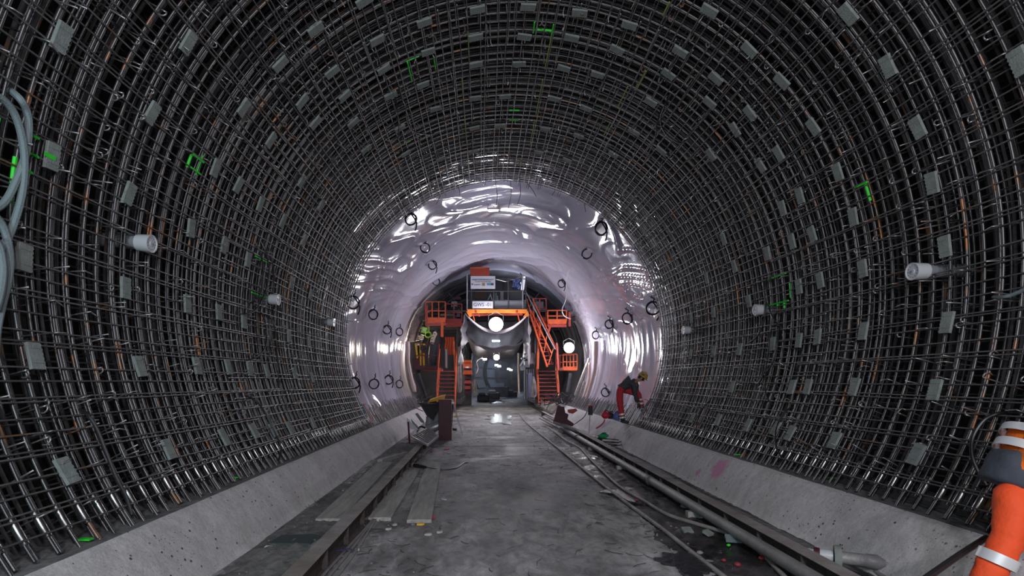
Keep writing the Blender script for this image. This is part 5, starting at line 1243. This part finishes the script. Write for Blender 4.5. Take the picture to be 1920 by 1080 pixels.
def person(J, label, colr, base, S=1.0, bands=(), torso_bands=(), helmet=True, facedir=(0, 1, 0), updir=(0, 0, 1), hem=None):
    """J: joints in world space: pelvis, waist, chest, neck, head, sh_l, el_l, wr_l, ... hip_l, kn_l, an_l, toe_l, and _r"""
    T = Thing('person', base, label, 'person'); J = {k: Vector(v) for k, v in J.items()}
    f = Vector(facedir).normalized(); u = Vector(updir).normalized(); sd = f.cross(u).normalized(); u = sd.cross(f)
    H = J['head']
    V = [J['pelvis'], J['waist'], J['chest'], J['neck'], J['neck'].lerp(H, .45), H-u*.02*S, H+u*.075*S]
    E = [(0, 1), (1, 2), (2, 3), (3, 4), (4, 5), (5, 6)]; R = [.10, .10, .125, .062, .06, .085, .078]; R = [r*S for r in R]
    def addc(frm, pts, rs):
        k = frm
        for p, r in zip(pts, rs): V.append(Vector(p)); R.append(r*S); E.append((k, len(V)-1)); k = len(V)-1
        return k
    addc(5, [H-u*.065*S+f*.045*S], [.05])                         # jaw
    addc(5, [H+f*.088*S-u*.012*S, H+f*.112*S-u*.02*S], [.022, .013])    # nose
    for s in ('l', 'r'):
        addc(2, [J['sh_'+s], J['sh_'+s].lerp(J['el_'+s], .5), J['el_'+s], J['el_'+s].lerp(J['wr_'+s], .5), J['wr_'+s]], [.066, .052, .045, .042, .030])
        addc(0, [J['hip_'+s], J['hip_'+s].lerp(J['kn_'+s], .5), J['kn_'+s], J['kn_'+s].lerp(J['an_'+s], .4), J['an_'+s]], [.078, .072, .056, .054, .040])
    skinmesh('body', V, E, R, colr['skin'], T.o, 2, T.inv)
    # face
    for q in (-1, 1):
        T.part('eye', MB().lathe([(0, -.008*S), (.011*S, -.004*S), (.011*S, .004*S), (0, .008*S)], Matrix.Translation(H+f*.082*S+sd*.032*S*q+u*.012*S) @ f.to_track_quat('Z', 'Y').to_matrix().to_4x4(), 10), M['eye'], True)
        T.part('ear', MB().lathe([(0, -.012*S), (.026*S, -.008*S), (.030*S, .004*S), (.018*S, .012*S), (0, .008*S)], Matrix.Translation(H+sd*.088*S*q-u*.005*S) @ sd.to_track_quat('Z', 'Y').to_matrix().to_4x4(), 12), colr['skin'], True)
    T.part('mouth', MB().beam(H+f*.088*S-u*.055*S-sd*.022*S, H+f*.088*S-u*.055*S+sd*.022*S, .008*S, .008*S), mat('lips', (.3, .1, .09), .5))
    B = Matrix((sd, f, u)).transposed().to_4x4()
    T.part('hair', MB().lathe([(.093*S, -.045*S), (.098*S, 0), (.092*S, .05*S), (.06*S, .095*S), (0, .11*S)], Matrix.Translation(H-f*.012*S+u*.01*S) @ B, 20), M['hair'], True)
    if helmet:
        hp = [(.128, .010), (.126, .022), (.120, .025), (.118, .06), (.102, .10), (.07, .128), (.03, .14), (0, .142)]
        hm_ = MB().lathe([(r*S, h*S) for r, h in hp], Matrix.Translation(H+u*.03*S) @ B @ Matrix.Diagonal((.92, 1.12, 1, 1)), 28)
        hl = T.part('helmet', hm_, M['helmet'], True)
        br = [(.10*cos(a)*S, (.115+.06*sin(a))*S) for a in [pi*k/12 for k in range(13)]]
        MB().prism(br, Matrix.Translation(H+u*.036*S) @ B, .008*S).build('peak', M['helmet'], hl)
        MB().tube([H+u*.15*S+f*(.11-.022*k)*S+u*(.0+.012*min(k, 10-k))*S for k in range(11)], .012*S, 6).build('ridge', M['helmet'], hl, True)
        MB().box(H+u*.10*S+sd*.105*S-f*.02*S, (.02*S, .08*S, .05*S), B).build('dark_sticker', M['black'], hl)
    # jacket
    V = [J['pelvis'].lerp(J['waist'], .0 if hem is None else hem), J['waist'], J['chest'], J['neck'].lerp(J['chest'], .25)]; E = [(0, 1), (1, 2), (2, 3)]; R = [.160*S, .168*S, .185*S, .095*S]
    for s in ('l', 'r'): addc(2, [J['sh_'+s], J['sh_'+s].lerp(J['el_'+s], .5), J['el_'+s], J['el_'+s].lerp(J['wr_'+s], .5), J['wr_'+s].lerp(J['el_'+s], .10)], [.088, .074, .066, .058, .05])
    jk = skinmesh('jacket', V, E, R, colr['jacket'], T.o, 2, T.inv, 1); folds(jk, .016*S, 7)
    if hem is not None:
        ax = (J['waist']-J['pelvis']); pts = [J['pelvis']+ax*t for t in (-.38, -.25, -.05, .2, .45, .7, .95, 1.1)]
        hm3 = MB().tube(pts, [r*S for r in (.172, .185, .190, .188, .184, .180, .172, .12)], 28)
        hj = hm3.build('jacket_hem', M['navy'], jk, 'all'); folds(hj, .02*S, 9, 3)
    # trousers
    V = [J['pelvis']+(J['waist']-J['pelvis'])*.35, J['pelvis']]; E = [(0, 1)]; R = [.140*S, .155*S]
    for s in ('l', 'r'): addc(1, [J['hip_'+s], J['hip_'+s].lerp(J['kn_'+s], .5), J['kn_'+s], J['kn_'+s].lerp(J['an_'+s], .45), J['an_'+s].lerp(J['kn_'+s], .06)], [.118, .104, .086, .086, .078])
    tr = skinmesh('trousers', V, E, R, colr['trousers'], T.o, 2, T.inv, 1); folds(tr, .014*S, 8, 4)
    def ring(a, b, t, r, wd, parent, m, nm='reflective_band'):
        c = a.lerp(b, t); d = (b-a).normalized(); n = 22
        q = Matrix.Translation(c) @ d.to_track_quat('Z', 'Y').to_matrix().to_4x4()
        vs = []; 
        mb = MB().lathe([(r, -wd/2), (r+.006, -wd/2), (r+.006, wd/2), (r, wd/2)], q, n); o = mb.build(nm, m, parent, True); return o
    for (a, b, t, r, wd) in bands: ring(J[a], J[b], t, r*S, wd*S, tr, M['sil'])
    for (a, b, t, r, wd, nm, mm) in torso_bands: ring(J[a], J[b], t, r*S, wd*S, jk, mm, nm)
    # boots
    for s in ('l', 'r'):
        a, t = J['an_'+s], J['toe_'+s]; d = (t-a); d.z = 0; d.normalize(); dn = Vector((0, 0, -1))
        V = [a+Vector((0, 0, .08))*S, a, a+dn*.055*S-d*.03*S, a+dn*.06*S+d*.07*S, a+dn*.065*S+d*.16*S]; E = [(0, 1), (1, 2), (2, 3), (3, 4)]; R = [r*S for r in (.066, .062, .045, .046, .040)]
        b_ = skinmesh('boot', V, E, R, M['black'], T.o, 2, T.inv, 0)
    # hands: palm, four fingers of different lengths, thumb off the side
    for s in ('l', 'r'):
        w0 = J['wr_'+s]; d = (w0-J['el_'+s]).normalized(); x = d.cross(f); x = x.normalized() if x.length > .05 else sd; n = d.cross(x).normalized(); sg = 1 if s == 'l' else -1
        V = [w0-d*.02*S, w0+d*.02*S, w0+d*.06*S]; E = [(0, 1), (1, 2)]; R = [.030*S, (.036*S), .040*S]
        for i, (off, L) in enumerate(((-.030, .070), (-.010, .082), (.010, .076), (.028, .060))):
            b0 = w0+d*.075*S+x*off*S; addc(2, [b0, b0+(d*.55+n*.15)*L*S, b0+(d*.85+n*.5)*L*S, b0+(d*.95+n*.9)*L*S], [.012, .0095, .0088, .0075])
        t0 = w0+d*.03*S-x*.035*S*sg; addc(1, [t0, t0+(d*.03-x*.022*sg+n*.01)*S, t0+(d*.058-x*.022*sg+n*.02)*S], [.014, .011, .009])
        skinmesh('glove', V, E, R, M['darkj'], T.o, 1, T.inv, 0)
    return T
# worker bending over the starter bars at the end of the right cage
Yw = 15.75
def Q(px, py, dy=0): return W(px, py, Yw+dy)
J = dict(pelvis=Q(1164, 728), waist=Q(1171, 718), chest=Q(1183, 713.5, -.02), neck=Q(1195, 713, -.05), head=Q(1202.5, 709.5, -.08),
    sh_l=Q(1190, 719, .17), el_l=Q(1194, 739, .14), wr_l=Q(1199, 757, .02), sh_r=Q(1189, 719, -.20), el_r=Q(1191, 740, -.20), wr_r=Q(1196, 757, -.10),
    hip_l=Q(1169, 731, .09), kn_l=Q(1196, 737, .10), an_l=Q(1204, 766, .10), toe_l=Q(1216, 768, .1),
    hip_r=Q(1161, 733, -.08), kn_r=Q(1163, 760, -.12), an_r=Q(1168, 787, -.15), toe_r=Q(1180, 789, -.2))
K_ = dict(skin=M['skin'], jacket=M['darkj'], trousers=M['redt'])
person(J, 'person in dark jacket, red trousers and ochre helmet bending over the starter bars', K_, Q(1170, 791), 1.08,
    bands=(('kn_l', 'an_l', .42, .088, .05), ('kn_l', 'an_l', .66, .086, .05), ('kn_r', 'an_r', .62, .086, .045), ('kn_r', 'an_r', .84, .084, .04)), facedir=(.75, -.25, -.55), updir=(.55, -.1, .8))
# person in orange at the right edge, striding out of the frame
Yp = 3.8
def Q2(px, py, dy=0): return W(px, py, Yp+dy)
J = dict(pelvis=Q2(1914, 900), waist=Q2(1930, 858), chest=Q2(1962, 804), neck=Q2(2000, 757), head=Q2(2030, 715),
    sh_l=Q2(1985, 785, .2), el_l=Q2(2030, 860, .26), wr_l=Q2(2080, 905, .2), sh_r=Q2(1972, 790, -.2), el_r=Q2(1972, 872, -.26), wr_r=Q2(2035, 915, -.25),
    hip_l=Q2(1932, 915, .10), kn_l=Q2(1975, 1010, .12), an_l=Q2(1965, 1120, .14), toe_l=Q2(2010, 1135, .14),
    hip_r=Q2(1902, 915, -.09), kn_r=Q2(1895, 1000, -.14), an_r=Q2(1832, 1120, -.12), toe_r=Q2(1874, 1150, -.12))
K_ = dict(skin=M['skin'], jacket=M['hvo'], trousers=M['hvr'])
person(J, 'person in orange high-visibility jacket and trousers striding out of the right edge', K_, Q2(1900, 1178), 1.14,
    bands=(('kn_r', 'an_r', .40, .094, .065), ('kn_l', 'an_l', .40, .094, .065)),
    torso_bands=(('waist', 'chest', .60, .186, .05, 'reflective_band', M['sil']), ('waist', 'chest', .10, .178, .055, 'reflective_band', M['sil'])), facedir=(.9, .1, -.3), updir=(.3, 0, .95), hem=.1)
